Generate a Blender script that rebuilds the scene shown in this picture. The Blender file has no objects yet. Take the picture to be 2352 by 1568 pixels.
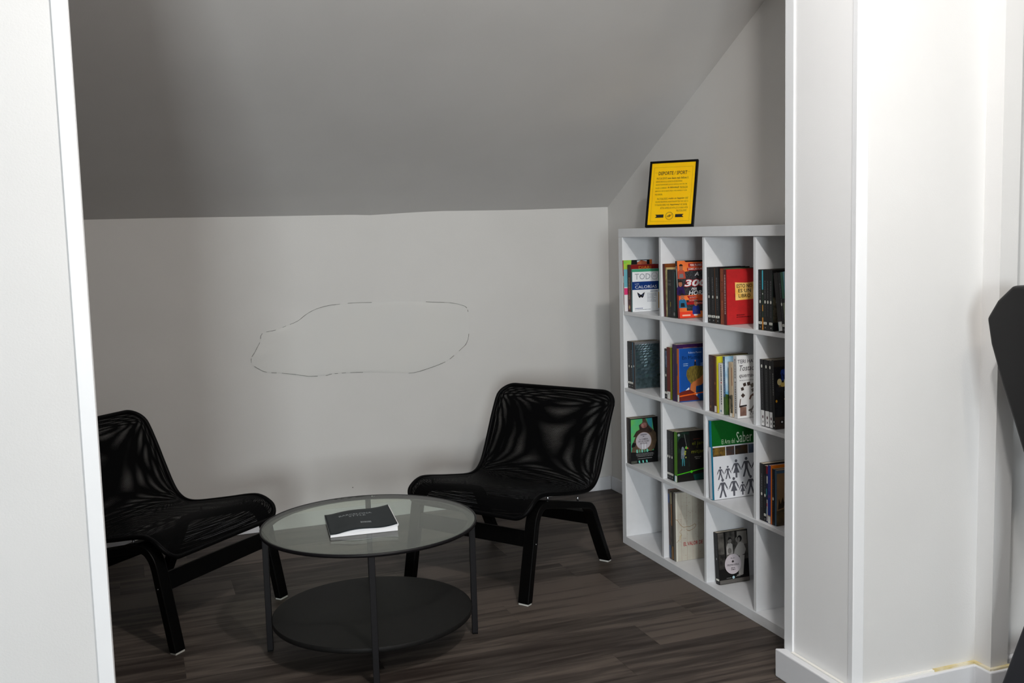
import bpy, math, random
from mathutils import Vector, Matrix

# ------------------------------------------------------------------ camera, light, exposure
scene = bpy.context.scene
COL = scene.collection
random.seed(7)
CAM_H = 1.46727
YAW, PITCH, ROLL = 0.355479, 0.106277, -0.026487
FPX = 2372.72
cam_data = bpy.data.cameras.new('camera')
cam = bpy.data.objects.new('camera', cam_data)
COL.objects.link(cam)
_f = Vector((math.sin(YAW) * math.cos(PITCH), math.cos(YAW) * math.cos(PITCH), -math.sin(PITCH)))
_r = Vector((math.cos(YAW), -math.sin(YAW), 0))
_u = _r.cross(_f)
_r2 = _r * math.cos(ROLL) + _u * math.sin(ROLL)
_u2 = _u * math.cos(ROLL) - _r * math.sin(ROLL)
cam.matrix_world = Matrix(((_r2.x, _u2.x, -_f.x, 0), (_r2.y, _u2.y, -_f.y, 0), (_r2.z, _u2.z, -_f.z, CAM_H), (0, 0, 0, 1)))
cam_data.sensor_width = 36.0
cam_data.lens = FPX / 2352 * 36.0
cam_data.clip_start = 0.05
scene.camera = cam

world = bpy.data.worlds.new('world')
scene.world = world
world.use_nodes = True
world.node_tree.nodes['Background'].inputs[0].default_value = (0.6, 0.65, 0.7, 1)
world.node_tree.nodes['Background'].inputs[1].default_value = 0.4

LAMP_A = dict(loc=(1.08, 1.2, 2.95), power=125, color=(1.0, 0.97, 0.94), radius=0.055)
LAMP_B = dict(loc=(1.55, 0.35, 2.95), power=34, color=(1.0, 0.90, 0.76), radius=0.08)
# daylight coming in through the two windows behind the camera
WINS = [dict(x0=-2.6, x1=-1.1, z0=0.95, z1=2.35, power=430), dict(x0=1.25, x1=2.75, z0=0.95, z1=2.35, power=18)]
for _w in WINS:
    _dl = bpy.data.lights.new('window_daylight', 'AREA')
    _dl.shape = 'RECTANGLE'
    _dl.size, _dl.size_y = 1.4, 1.3
    _dl.energy = _w['power']
    _dl.color = (0.90, 0.95, 1.0)
    _dlo = bpy.data.objects.new('window_daylight', _dl)
    _dlo.location = ((_w['x0'] + _w['x1']) / 2, -5.56, 1.65)
    _dlo.rotation_euler = (math.radians(90), 0, 0)
    COL.objects.link(_dlo)

vs = scene.view_settings
vs.view_transform = 'Standard'
vs.look = 'None'
vs.gamma = 1.0
vs.use_curve_mapping = False
vs.exposure = -0.15
scene.cycles.use_denoising = True
scene.cycles.max_bounces = 10
scene.cycles.diffuse_bounces = 5
scene.cycles.transparent_max_bounces = 16

# ------------------------------------------------------------------ helpers
def lin(c):
    return tuple(((v / 255) / 12.92 if v / 255 <= 0.04045 else ((v / 255 + 0.055) / 1.055) ** 2.4) for v in c)

MATS = {}

def mat(name, rgb, rough=0.6, metal=0.0, rgb2=None, nscale=20.0, bump=0.0, bscale=200.0, stretch=None, spec=None, detail=3.0, contrast=(0.35, 0.65)):
    """procedural principled material; rgb in linear 0..1; rgb2 mixes in by noise"""
    if name in MATS:
        return MATS[name]
    m = bpy.data.materials.new(name)
    m.use_nodes = True
    nt = m.node_tree
    b = nt.nodes['Principled BSDF']
    b.inputs['Base Color'].default_value = (*rgb, 1)
    b.inputs['Roughness'].default_value = rough
    b.inputs['Metallic'].default_value = metal
    if spec is not None:
        b.inputs['Specular IOR Level'].default_value = spec
    if rgb2 is not None or bump:
        tc = nt.nodes.new('ShaderNodeTexCoord')
        vec = tc.outputs['Object']
        if stretch:
            mp = nt.nodes.new('ShaderNodeMapping')
            mp.inputs['Scale'].default_value = stretch
            nt.links.new(vec, mp.inputs['Vector'])
            vec = mp.outputs['Vector']
    if rgb2 is not None:
        n = nt.nodes.new('ShaderNodeTexNoise')
        n.inputs['Scale'].default_value = nscale
        n.inputs['Detail'].default_value = detail
        nt.links.new(vec, n.inputs['Vector'])
        r = nt.nodes.new('ShaderNodeValToRGB')
        r.color_ramp.elements[0].position = contrast[0]
        r.color_ramp.elements[1].position = contrast[1]
        r.color_ramp.elements[0].color = (*rgb, 1)
        r.color_ramp.elements[1].color = (*rgb2, 1)
        nt.links.new(n.outputs['Fac'], r.inputs['Fac'])
        nt.links.new(r.outputs['Color'], b.inputs['Base Color'])
    if bump:
        n2 = nt.nodes.new('ShaderNodeTexNoise')
        n2.inputs['Scale'].default_value = bscale
        n2.inputs['Detail'].default_value = 2
        nt.links.new(vec, n2.inputs['Vector'])
        bp = nt.nodes.new('ShaderNodeBump')
        bp.inputs['Strength'].default_value = bump
        bp.inputs['Distance'].default_value = 0.002
        nt.links.new(n2.outputs['Fac'], bp.inputs['Height'])
        nt.links.new(bp.outputs['Normal'], b.inputs['Normal'])
    MATS[name] = m
    return m

def pm(r, g, b, rough=0.45):
    """print / cloth colour given as sRGB 0..255"""
    return mat('print_%d_%d_%d' % (r, g, b), lin((r, g, b)), rough, spec=0.35)

def link(o, parent=None):
    COL.objects.link(o)
    if parent is not None:
        o.parent = parent
    return o

def mesh(name, verts, faces, m=None, parent=None, smooth=False, bevel=0.0, seg=2, loc=None):
    me = bpy.data.meshes.new(name)
    me.from_pydata([tuple(v) for v in verts], [], faces)
    me.update()
    if m is not None:
        me.materials.append(m)
    if smooth:
        for p in me.polygons:
            p.use_smooth = True
    o = bpy.data.objects.new(name, me)
    link(o, parent)
    if loc:
        o.location = loc
    if bevel:
        bv = o.modifiers.new('bevel', 'BEVEL')
        bv.width = bevel
        bv.segments = seg
        bv.limit_method = 'ANGLE'
    return o

BF = [(0, 3, 2, 1), (4, 5, 6, 7), (0, 1, 5, 4), (1, 2, 6, 5), (2, 3, 7, 6), (3, 0, 4, 7)]

def boxv(x0, x1, y0, y1, z0, z1):
    return [(x0, y0, z0), (x1, y0, z0), (x1, y1, z0), (x0, y1, z0), (x0, y0, z1), (x1, y0, z1), (x1, y1, z1), (x0, y1, z1)]

def box(name, x0, x1, y0, y1, z0, z1, m, parent=None, bevel=0.0, seg=2):
    return mesh(name, boxv(x0, x1, y0, y1, z0, z1), BF, m, parent, bevel=bevel, seg=seg)

def boxes(name, lst, m, parent=None, bevel=0.0):
    V, F = [], []
    for b in lst:
        k = len(V)
        V += boxv(*b)
        F += [tuple(i + k for i in f) for f in BF]
    return mesh(name, V, F, m, parent, bevel=bevel)

def prism(name, pts, axis, a0, a1, m, parent=None, bevel=0.0, seg=2, smooth=False):
    """polygon pts (2d) extruded along axis from a0 to a1. axis 'x': pts=(y,z); 'y': pts=(x,z); 'z': pts=(x,y)"""
    def P(p, a):
        return {'x': (a, p[0], p[1]), 'y': (p[0], a, p[1]), 'z': (p[0], p[1], a)}[axis]
    n = len(pts)
    V = [P(p, a0) for p in pts] + [P(p, a1) for p in pts]
    F = [tuple(range(n))[::-1], tuple(range(n, 2 * n))] + [(i, (i + 1) % n, n + (i + 1) % n, n + i) for i in range(n)]
    o = mesh(name, V, F, m, parent, bevel=bevel, seg=seg, smooth=smooth)
    import bmesh
    bm = bmesh.new(); bm.from_mesh(o.data); bmesh.ops.recalc_face_normals(bm, faces=bm.faces); bm.to_mesh(o.data); bm.free()
    return o

def catmull(pts, n=8, closed=False):
    out = []
    P = [Vector(p) for p in pts]
    m = len(P)
    rng = range(m if closed else m - 1)
    for i in rng:
        if closed:
            p0, p1, p2, p3 = P[(i - 1) % m], P[i], P[(i + 1) % m], P[(i + 2) % m]
        else:
            p1, p2 = P[i], P[i + 1]
            p0 = P[i - 1] if i > 0 else p1 * 2 - p2
            p3 = P[i + 2] if i + 2 < m else p2 * 2 - p1
        for k in range(n):
            t = k / n
            out.append(0.5 * ((2 * p1) + (-p0 + p2) * t + (2 * p0 - 5 * p1 + 4 * p2 - p3) * t * t + (-p0 + 3 * p1 - 3 * p2 + p3) * t ** 3))
    if not closed:
        out.append(P[-1])
    return out

def tube(name, path, r, m, parent=None, n=8, closed=False):
    path = [Vector(p) for p in path]
    N = len(path)
    V, F = [], []
    up = None
    for i, p in enumerate(path):
        if closed:
            t = (path[(i + 1) % N] - path[i - 1]).normalized()
        else:
            t = (path[min(i + 1, N - 1)] - path[max(i - 1, 0)]).normalized()
        if up is None:
            a = Vector((0, 0, 1)) if abs(t.z) < 0.9 else Vector((1, 0, 0))
            up = (a - t * a.dot(t)).normalized()
        else:
            up = (up - t * up.dot(t)).normalized()
        s = t.cross(up)
        for k in range(n):
            an = 2 * math.pi * k / n
            V.append(p + (up * math.cos(an) + s * math.sin(an)) * r)
    for i in range(N if closed else N - 1):
        for k in range(n):
            j = (i + 1) % N
            F.append((i * n + k, i * n + (k + 1) % n, j * n + (k + 1) % n, j * n + k))
    if not closed:
        F.append(tuple(range(n))[::-1])
        F.append(tuple((N - 1) * n + k for k in range(n)))
    return mesh(name, V, F, m, parent, smooth=True)

def lathe(name, prof, m, parent=None, n=64, closed=False, smooth=True, loc=None):
    """prof: list of (r,z); closed profile loops back"""
    V, F = [], []
    M = len(prof)
    for (r, z) in prof:
        for k in range(n):
            a = 2 * math.pi * k / n
            V.append((r * math.cos(a), r * math.sin(a), z))
    for i in range(M if closed else M - 1):
        j = (i + 1) % M
        for k in range(n):
            F.append((i * n + k, i * n + (k + 1) % n, j * n + (k + 1) % n, j * n + k))
    if not closed:
        F.append(tuple(range(n))[::-1])
        F.append(tuple((M - 1) * n + k for k in range(n)))
    o = mesh(name, V, F, m, parent, smooth=False, loc=loc)
    if smooth:
        for p in o.data.polygons:
            p.use_smooth = len(p.vertices) == 4 and abs(p.normal.z) < 0.9
    return o

def empty(name, loc=(0, 0, 0), rot=(0, 0, 0)):
    o = bpy.data.objects.new(name, None)
    o.empty_display_size = 0.05
    o.location = loc
    o.rotation_euler = rot
    return link(o)

def tag(o, label, cat, group=None):
    o['label'] = label
    o['category'] = cat
    if group:
        o['group'] = group
    return o

def struct(o, label=None):
    o['kind'] = 'structure'
    if label:
        o['label'] = label
    return o

def part_label(o, label):
    o['label'] = label
    return o

# flat print on a face. face 'cover': (a right, b up) on y=-d ; 'spine': on x=-d, a runs towards -y ; 'top': (a,b) on z=d
def place(face, a, b, d):
    if face == 'cover':
        return (a, -d, b)
    if face == 'spine':
        return (-d, -a, b)
    return (a, b, d)

def art(name, parent, face, d, items):
    """one mesh of flat printed shapes; items=(material, polygon)"""
    V, F, MI, ms, done = [], [], [], [], []
    for i, (m, poly) in enumerate(items):
        bx = (min(p[0] for p in poly), max(p[0] for p in poly), min(p[1] for p in poly), max(p[1] for p in poly))
        lay = 0
        for q, l in done:
            if q[0] < bx[1] and bx[0] < q[1] and q[2] < bx[3] and bx[2] < q[3]:
                lay = max(lay, l + 1)
        done.append((bx, lay))
        dd = d + 0.00008 * (lay + 1)
        k = len(V)
        V += [place(face, a, b, dd) for a, b in poly]
        F.append(tuple(range(k, k + len(poly))))
        if m not in ms:
            ms.append(m)
        MI.append(ms.index(m))
    o = mesh(name, V, F, None, parent)
    for m in ms:
        o.data.materials.append(m)
    for p, mi in zip(o.data.polygons, MI):
        p.material_index = mi
    return o

def rect(a0, b0, a1, b1):
    return [(a0, b0), (a1, b0), (a1, b1), (a0, b1)]

def circ(a, b, r, ry=None, n=20):
    ry = ry or r
    return [(a + r * math.cos(2 * math.pi * k / n), b + ry * math.sin(2 * math.pi * k / n)) for k in range(n)]

def ring(a, b, r, w, n=28):
    """ring as quads"""
    out = []
    for k in range(n):
        t0, t1 = 2 * math.pi * k / n, 2 * math.pi * (k + 1) / n
        out.append([(a + r * math.cos(t0), b + r * math.sin(t0)), (a + r * math.cos(t1), b + r * math.sin(t1)),
                    (a + (r - w) * math.cos(t1), b + (r - w) * math.sin(t1)), (a + (r - w) * math.cos(t0), b + (r - w) * math.sin(t0))])
    return out

def line(p, q, w):
    dx, dy = q[0] - p[0], q[1] - p[1]
    l = math.hypot(dx, dy) or 1
    nx, ny = -dy / l * w / 2, dx / l * w / 2
    return [(p[0] + nx, p[1] + ny), (q[0] + nx, q[1] + ny), (q[0] - nx, q[1] - ny), (p[0] - nx, p[1] - ny)]

def text(s, parent, face, d, a0, b0, w, h, m, shear=0.0, bold=0.0, vertical=False, name='lettering', align='l'):
    """lettering fitted to a box w x h (metres); w None keeps the aspect; vertical reads top to bottom"""
    cu = bpy.data.curves.new('t', 'FONT')
    cu.body = s
    cu.size = 1
    cu.shear = shear
    cu.offset = bold
    cu.resolution_u = 2
    t = bpy.data.objects.new('t', cu)
    me = bpy.data.meshes.new_from_object(t)
    bpy.data.objects.remove(t)
    bpy.data.curves.remove(cu)
    xs = [v.co.x for v in me.vertices]
    ys = [v.co.y for v in me.vertices]
    if not xs:
        return None
    x0, x1, y0, y1 = min(xs), max(xs), min(ys), max(ys)
    sy = h / (y1 - y0)
    sx = w / (x1 - x0) if w else sy
    W = (x1 - x0) * sx
    off = {'l': 0, 'c': -W / 2, 'r': -W}[align]
    for v in me.vertices:
        p, q = (v.co.x - x0) * sx + off, (v.co.y - y0) * sy
        if vertical:
            a, b = a0 + q, b0 - p
        else:
            a, b = a0 + p, b0 + q
        v.co = place(face, a, b, d)
    me.materials.clear()
    me.materials.append(m)
    me.name = name
    o = bpy.data.objects.new(name, me)
    return link(o, parent)

# ------------------------------------------------------------------ materials of the place
WALL = (0.70, 0.685, 0.665)
M_wall = mat('wall_paint', WALL, 0.85, rgb2=(0.68, 0.665, 0.645), nscale=3, bump=0.12, bscale=260, spec=0.15)
M_ceil = mat('ceiling_paint', (0.66, 0.645, 0.63), 0.9, rgb2=(0.63, 0.615, 0.60), nscale=2, bump=0.12, bscale=260, spec=0.1)
M_pier = mat('pier_paint', (0.715, 0.712, 0.71), 0.8, rgb2=(0.695, 0.692, 0.69), nscale=3, bump=0.12, bscale=260, spec=0.15)
M_grey = mat('grey_wall_paint', (0.30, 0.30, 0.295), 0.85, rgb2=(0.28, 0.28, 0.275), nscale=3, bump=0.1, bscale=260, spec=0.15)
M_patch = mat('filler_paint', (0.70, 0.687, 0.66), 0.8, rgb2=(0.69, 0.68, 0.66), nscale=5, spec=0.25)
M_crack = mat('crack', (0.17, 0.17, 0.15), 0.9)
M_trim = mat('white_trim', (0.85, 0.86, 0.88), 0.35)
M_base = mat('baseboard_white', (0.74, 0.75, 0.78), 0.4)
M_groove = mat('dark_joint', (0.02, 0.02, 0.02), 0.8)
M_shelf = mat('white_foil', (0.80, 0.81, 0.83), 0.38, rgb2=(0.78, 0.79, 0.81), nscale=30, spec=0.4)
M_black_wood = mat('black_stained_veneer', (0.0011, 0.0011, 0.0012), 0.4, rgb2=(0.0022, 0.0021, 0.002), nscale=25, stretch=(1, 1, 12), spec=0.13)
M_black_steel = mat('black_steel', (0.0062, 0.0055, 0.0065), 0.45, spec=0.2, bump=0.15, bscale=900)
M_table_shelf = mat('black_board', (0.0055, 0.0052, 0.005), 0.6, bump=0.1, bscale=700, rgb2=(0.007, 0.0066, 0.0064), nscale=60, spec=0.2)
M_glide = mat('felt_glide', (0.55, 0.55, 0.52), 0.8)
M_bolt = mat('bolt_steel', (0.55, 0.55, 0.57), 0.25, metal=1.0)
M_paper = mat('paper_edge', (0.62, 0.55, 0.44), 0.85, rgb2=(0.48, 0.41, 0.31), nscale=8, stretch=(1, 300, 1))
M_paper_white = mat('paper_edge_white', (0.88, 0.88, 0.9), 0.8, rgb2=(0.6, 0.6, 0.63), nscale=8, stretch=(1, 1, 500), contrast=(0.55, 0.8))
M_treadmill = mat('treadmill_plastic', (0.009, 0.009, 0.0095), 0.4, spec=0.25, bump=0.1, bscale=800)
M_treadmill_grey = mat('treadmill_metal', (0.020, 0.021, 0.026), 0.5, spec=0.25)

def floor_material():
    m = bpy.data.materials.new('oak_vinyl_planks')
    m.use_nodes = True
    nt = m.node_tree
    L = nt.links.new
    b = nt.nodes['Principled BSDF']
    oi = nt.nodes.new('ShaderNodeObjectInfo')
    tc = nt.nodes.new('ShaderNodeTexCoord')
    off = nt.nodes.new('ShaderNodeVectorMath'); off.operation = 'MULTIPLY'
    comb = nt.nodes.new('ShaderNodeCombineXYZ')
    L(oi.outputs['Random'], comb.inputs[0]); L(oi.outputs['Random'], comb.inputs[1])
    L(comb.outputs[0], off.inputs[0]); off.inputs[1].default_value = (37, 53, 0)
    add = nt.nodes.new('ShaderNodeVectorMath'); add.operation = 'ADD'
    L(tc.outputs['Object'], add.inputs[0]); L(off.outputs[0], add.inputs[1])
    def grain(sx, sy, detail, dist=0.0):
        mp = nt.nodes.new('ShaderNodeMapping'); mp.inputs['Scale'].default_value = (sx, sy, 1)
        L(add.outputs[0], mp.inputs['Vector'])
        n = nt.nodes.new('ShaderNodeTexNoise'); n.inputs['Scale'].default_value = 1; n.inputs['Detail'].default_value = detail
        n.inputs['Distortion'].default_value = dist
        L(mp.outputs[0], n.inputs['Vector'])
        return n
    g1 = grain(2.2, 26, 5, 0.6)
    g2 = grain(6, 150, 3)
    g3 = grain(1.2, 8, 3, 1.0)
    mx = nt.nodes.new('ShaderNodeMath'); mx.operation = 'MULTIPLY_ADD'
    L(g2.outputs['Fac'], mx.inputs[0]); mx.inputs[1].default_value = 0.35; L(g1.outputs['Fac'], mx.inputs[2])
    mx2 = nt.nodes.new('ShaderNodeMath'); mx2.operation = 'MULTIPLY_ADD'
    L(g3.outputs['Fac'], mx2.inputs[0]); mx2.inputs[1].default_value = 0.45; L(mx.outputs[0], mx2.inputs[2])
    mx3 = nt.nodes.new('ShaderNodeMath'); mx3.operation = 'MULTIPLY_ADD'
    L(oi.outputs['Random'], mx3.inputs[0]); mx3.inputs[1].default_value = 0.34; L(mx2.outputs[0], mx3.inputs[2])
    r = nt.nodes.new('ShaderNodeValToRGB')
    e = r.color_ramp.elements
    e[0].position = 0.70; e[0].color = (0.024, 0.0165, 0.0135, 1)
    e[1].position = 1.28 if False else 1.0; e[1].color = (0.102, 0.081, 0.068, 1)
    k = e.new(0.86); k.color = (0.053, 0.0415, 0.035, 1)
    sc = nt.nodes.new('ShaderNodeMath'); sc.operation = 'MULTIPLY'; sc.inputs[1].default_value = 0.84
    L(mx3.outputs[0], sc.inputs[0]); L(sc.outputs[0], r.inputs['Fac'])
    L(r.outputs['Color'], b.inputs['Base Color'])
    b.inputs['Roughness'].default_value = 0.55
    b.inputs['Specular IOR Level'].default_value = 0.3
    bp = nt.nodes.new('ShaderNodeBump'); bp.inputs['Strength'].default_value = 0.15; bp.inputs['Distance'].default_value = 0.001
    L(g2.outputs['Fac'], bp.inputs['Height']); L(bp.outputs['Normal'], b.inputs['Normal'])
    return m
M_floor = floor_material()
M_sub = mat('subfloor', (0.015, 0.012, 0.011), 0.9)

def glass_material(name, tint, ior=1.5):
    m = bpy.data.materials.new(name)
    m.use_nodes = True
    nt = m.node_tree
    for n in list(nt.nodes):
        if n.type != 'OUTPUT_MATERIAL':
            nt.nodes.remove(n)
    out = [n for n in nt.nodes if n.type == 'OUTPUT_MATERIAL'][0]
    tr = nt.nodes.new('ShaderNodeBsdfTransparent'); tr.inputs[0].default_value = (*tint, 1)
    gl = nt.nodes.new('ShaderNodeBsdfGlossy'); gl.inputs['Roughness'].default_value = 0.02
    lw = nt.nodes.new('ShaderNodeLayerWeight'); lw.inputs[0].default_value = 0.5
    pw = nt.nodes.new('ShaderNodeMath'); pw.operation = 'POWER'; pw.inputs[1].default_value = 5
    fr = nt.nodes.new('ShaderNodeMath'); fr.operation = 'MULTIPLY_ADD'; fr.inputs[1].default_value = 0.96; fr.inputs[2].default_value = 0.04
    nt.links.new(lw.outputs['Facing'], pw.inputs[0]); nt.links.new(pw.outputs[0], fr.inputs[0])
    mx = nt.nodes.new('ShaderNodeMixShader')
    nt.links.new(fr.outputs[0], mx.inputs[0]); nt.links.new(tr.outputs[0], mx.inputs[1]); nt.links.new(gl.outputs[0], mx.inputs[2])
    nt.links.new(mx.outputs[0], out.inputs[0])
    return m
M_glass = glass_material('table_glass', (0.88, 0.925, 0.86))
M_pane = glass_material('window_glass', (0.97, 0.98, 0.97))

def fabric_material():
    """black net: fine round holes in a square weave, see-through between the threads"""
    m = bpy.data.materials.new('black_net_fabric')
    m.use_nodes = True
    nt = m.node_tree
    L = nt.links.new
    out = [n for n in nt.nodes if n.type == 'OUTPUT_MATERIAL'][0]
    b = nt.nodes['Principled BSDF']
    b.inputs['Base Color'].default_value = (0.0015, 0.0015, 0.0018, 1)
    b.inputs['Roughness'].default_value = 0.7
    b.inputs['Specular IOR Level'].default_value = 0.06
    uv = nt.nodes.new('ShaderNodeTexCoord')
    vo = nt.nodes.new('ShaderNodeTexVoronoi'); vo.inputs['Scale'].default_value = 1 / 0.0030; vo.inputs['Randomness'].default_value = 0
    L(uv.outputs['UV'], vo.inputs['Vector'])
    lt = nt.nodes.new('ShaderNodeMath'); lt.operation = 'LESS_THAN'; lt.inputs[1].default_value = 0.23
    L(vo.outputs['Distance'], lt.inputs[0])
    tr = nt.nodes.new('ShaderNodeBsdfTransparent')
    mx = nt.nodes.new('ShaderNodeMixShader')
    L(lt.outputs[0], mx.inputs[0]); L(b.outputs[0], mx.inputs[1]); L(tr.outputs[0], mx.inputs[2])
    L(mx.outputs[0], out.inputs[0])
    return m
M_fabric = fabric_material()
M_piping = mat('black_edge_piping', (0.0014, 0.0014, 0.0017), 0.5, bump=0.3, bscale=500, spec=0.1)

# ------------------------------------------------------------------ setting
XR = 2.513           # right hand wall (gable)
YB = 5.195           # knee wall at the back of the nook
XL = -3.2
XM = 3.6            # right hand wall of the main room
YF = -5.5            # wall behind the camera
SLOPE = 0.53
ZC = 2.95            # flat ceiling of the main room
WEDGE = [(-3.2, 1.572), (-0.142, 1.572), (0.232, 1.573), (0.638, 1.571), (1.068, 1.571), (1.179, 1.567), (1.407, 1.577), (1.524, 1.581), (2.008, 1.579), (2.262, 1.583), (2.529, 1.586)]

def wedge(x):
    for (a, b), (c, d) in zip(WEDGE, WEDGE[1:]):
        if a <= x <= c:
            return b + (d - b) * (x - a) / (c - a)
    return 1.58

# floor slab + planks
fl = struct(box('floor', XL, XM, YF, YB, -0.06, -0.008, M_sub), 'grey-brown wood-look plank floor')
PW, PL = 0.196, 1.205
joint = {0: 0.108, -1: 1.948, -2: 1.690, 4: 0.345, 5: 2.305, 3: 1.02, 2: 1.72, 1: 0.62, 6: 1.2}
plank_meshes = {}
def plank(x0, x1, y0, y1):
    key = (round(x1 - x0, 3), round(y1 - y0, 3))
    g = 0.0006
    if key not in plank_meshes:
        lx, ly = key
        c = 0.0006
        V = [(0, 0, -0.008), (lx, 0, -0.008), (lx, ly, -0.008), (0, ly, -0.008),
             (0, 0, -c), (lx, 0, -c), (lx, ly, -c), (0, ly, -c),
             (c, c, 0), (lx - c, c, 0), (lx - c, ly - c, 0), (c, ly - c, 0)]
        F = [(0, 1, 5, 4), (1, 2, 6, 5), (2, 3, 7, 6), (3, 0, 4, 7), (4, 5, 9, 8), (5, 6, 10, 9), (6, 7, 11, 10), (7, 4, 8, 11), (8, 9, 10, 11), (3, 2, 1, 0)]
        me = bpy.data.meshes.new('plank')
        me.from_pydata(V, [], F)
        me.materials.append(M_floor)
        plank_meshes[key] = me
    o = bpy.data.objects.new('plank', plank_meshes[key])
    o.location = (x0, y0, 0)
    link(o, fl)
FAR = []
k = math.floor((YF - 3.518) / PW)
while 3.518 + k * PW < YB:
    y0 = max(3.518 + k * PW, YF); y1 = min(3.518 + (k + 1) * PW, YB)
    j = joint.get(k, random.uniform(0, PL))
    x = j - math.ceil((j - XL) / PL) * PL
    XE = XR if y0 > 2.6 else XM
    while x < XE:
        a, b2 = max(x, XL), min(x + PL, XE)
        if b2 - a > 0.01 and y1 - y0 > 0.01:
            if y0 > -1.0:
                plank(a, b2, y0, y1)
            else:
                FAR.append((a + 0.0006, b2 - 0.0006, y0 + 0.0006, y1 - 0.0006, -0.0079, 0.0))
        x += PL
    k += 1

boxes('plank_field', FAR, M_floor, fl)['kind'] = 'stuff'

# back (knee) wall with its repaired patch
wb = struct(box('wall_back', XL, XR, YB, YB + 0.12, 0, 1.66, M_wall), 'low white knee wall under the sloping ceiling')
PATCH = [(0.614, 0.998), (0.68, 1.011), (0.73, 1.028), (0.79, 1.05), (0.832, 1.08), (0.883, 1.105), (0.949, 1.12), (1.005, 1.124), (1.069, 1.127), (1.169, 1.125), (1.285, 1.123), (1.391, 1.119), (1.487, 1.111), (1.585, 1.103), (1.651, 1.087), (1.678, 1.07), (1.685, 1.035), (1.686, 0.966), (1.683, 0.918), (1.669, 0.882), (1.649, 0.862), (1.575, 0.805), (1.536, 0.787), (1.47, 0.767), (1.377, 0.747), (1.291, 0.751), (1.191, 0.761), (1.071, 0.771), (0.999, 0.772), (0.948, 0.772), (0.917, 0.766), (0.857, 0.767), (0.822, 0.77), (0.768, 0.782), (0.699, 0.794), (0.626, 0.804), (0.593, 0.82), (0.558, 0.847), (0.554, 0.877), (0.57, 0.903), (0.594, 0.944), (0.602, 0.959)]
def patch():
    c = Vector((sum(p[0] for p in PATCH) / len(PATCH), sum(p[1] for p in PATCH) / len(PATCH)))
    pts = catmull([(p[0], p[1], 0) for p in PATCH], 3, closed=True)
    V, F = [], []
    rings = [1.0, 0.97, 0.9, 0.75, 0.5, 0.25]
    n = len(pts)
    for s in rings:
        for p in pts:
            q = (p.x - c.x) * s + c.x, (p.y - c.y) * s + c.y
            hgt = {1.0: 0.0003, 0.97: 0.0016}.get(s, 0.0022)
            # blisters along the left edge
            for (bx, bz, br, bh) in ((0.60, 0.90, 0.045, 0.006), (0.72, 0.975, 0.10, 0.005), (1.50, 1.05, 0.10, 0.003), (1.15, 0.9, 0.2, 0.002)):
                dd = math.hypot(q[0] - bx, q[1] - bz) / br
                if dd < 1:
                    hgt += bh * (1 - dd * dd) ** 2 * (0.35 if s == 1.0 else 1)
            V.append((q[0], YB - hgt, q[1]))
    V.append((c.x, YB - 0.003, c.y))
    for i in range(len(rings) - 1):
        for k in range(n):
            F.append((i * n + k, i * n + (k + 1) % n, (i + 1) * n + (k + 1) % n, (i + 1) * n + k))
    for k in range(n):
        F.append(((len(rings) - 1) * n + k, (len(rings) - 1) * n + (k + 1) % n, len(V) - 1))
    o = mesh('filled_patch', V, F, M_patch, wb, smooth=True)
    part_label(o, 'smooth filled repair patch with a hairline crack around it')
    # hairline crack, broken up
    gaps = [(0.42, 1.28, 1.47), (0, 0, 0)]
    V, F = [], []
    rnd = random.Random(3)
    for k in range(n):
        p, q = pts[k], pts[(k + 1) % n]
        mx, mz = (p.x + q.x) / 2, (p.y + q.y) / 2
        if mz > 0.95 and 1.18 < mx < 1.46: continue
        if mz < 0.85 and 1.09 < mx < 1.36: continue
        if mx > 1.67 and 0.93 < mz < 1.03: continue
        if rnd.random() < 0.25: continue
        w = rnd.uniform(0.0004, 0.0009)
        d = (q - p).normalized(); nx, nz = -d.y * w, d.x * w
        kk = len(V)
        V += [(p.x + nx, YB - 0.004, p.y + nz), (q.x + nx, YB - 0.004, q.y + nz), (q.x - nx, YB - 0.004, q.y - nz), (p.x - nx, YB - 0.004, p.y - nz)]
        F.append((kk, kk + 1, kk + 2, kk + 3))
        V += [(a, YB + 0.002, b) for a, _, b in V[kk:kk + 4]]
        F += [(kk, kk + 4, kk + 5, kk + 1), (kk + 2, kk + 6, kk + 7, kk + 3)]
    mesh('crack', V, F, M_crack, wb)
patch()
part_label(mesh('nail_hole', [(1.030 + 0.003 * math.cos(k * 0.785), YB - 0.0006, 0.174 + 0.003 * math.sin(k * 0.785)) for k in range(8)], [tuple(range(8))], M_crack, wb), 'tiny dark nail hole')

# sloping ceiling + flat ceiling
def slope_ceiling():
    xs = [XL + (XR + 0.0 - XL) * i / 60 for i in range(61)]
    ys = [YB + 0.02, YB, YB - 0.03, YB - 0.15, YB - 0.4, 4.2, 3.4, YB - (ZC - 1.583) / SLOPE]
    V, F = [], []
    for j, y in enumerate(ys):
        for x in xs:
            z = 1.583 + SLOPE * (YB - y)
            wgt = {0: 1, 1: 1, 2: 0.8, 3: 0.3}.get(j, 0)
            V.append((x, y, z + (wedge(x) - 1.583) * wgt))
    n = len(xs)
    for j in range(len(ys) - 1):
        for i in range(n - 1):
            F.append((j * n + i, j * n + i + 1, (j + 1) * n + i + 1, (j + 1) * n + i))
    o = mesh('ceiling', V, F, M_ceil, smooth=False)
    s = o.modifiers.new('thick', 'SOLIDIFY'); s.thickness = 0.1; s.offset = 1
    # make sure the normals look down and the thickness goes up
    if o.data.polygons[0].normal.z > 0:
        o.data.flip_normals()
    s.offset = -1
    struct(o, 'grey-looking sloping attic ceiling')
slope_ceiling()
YC = YB - (ZC - 1.583) / SLOPE
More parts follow.
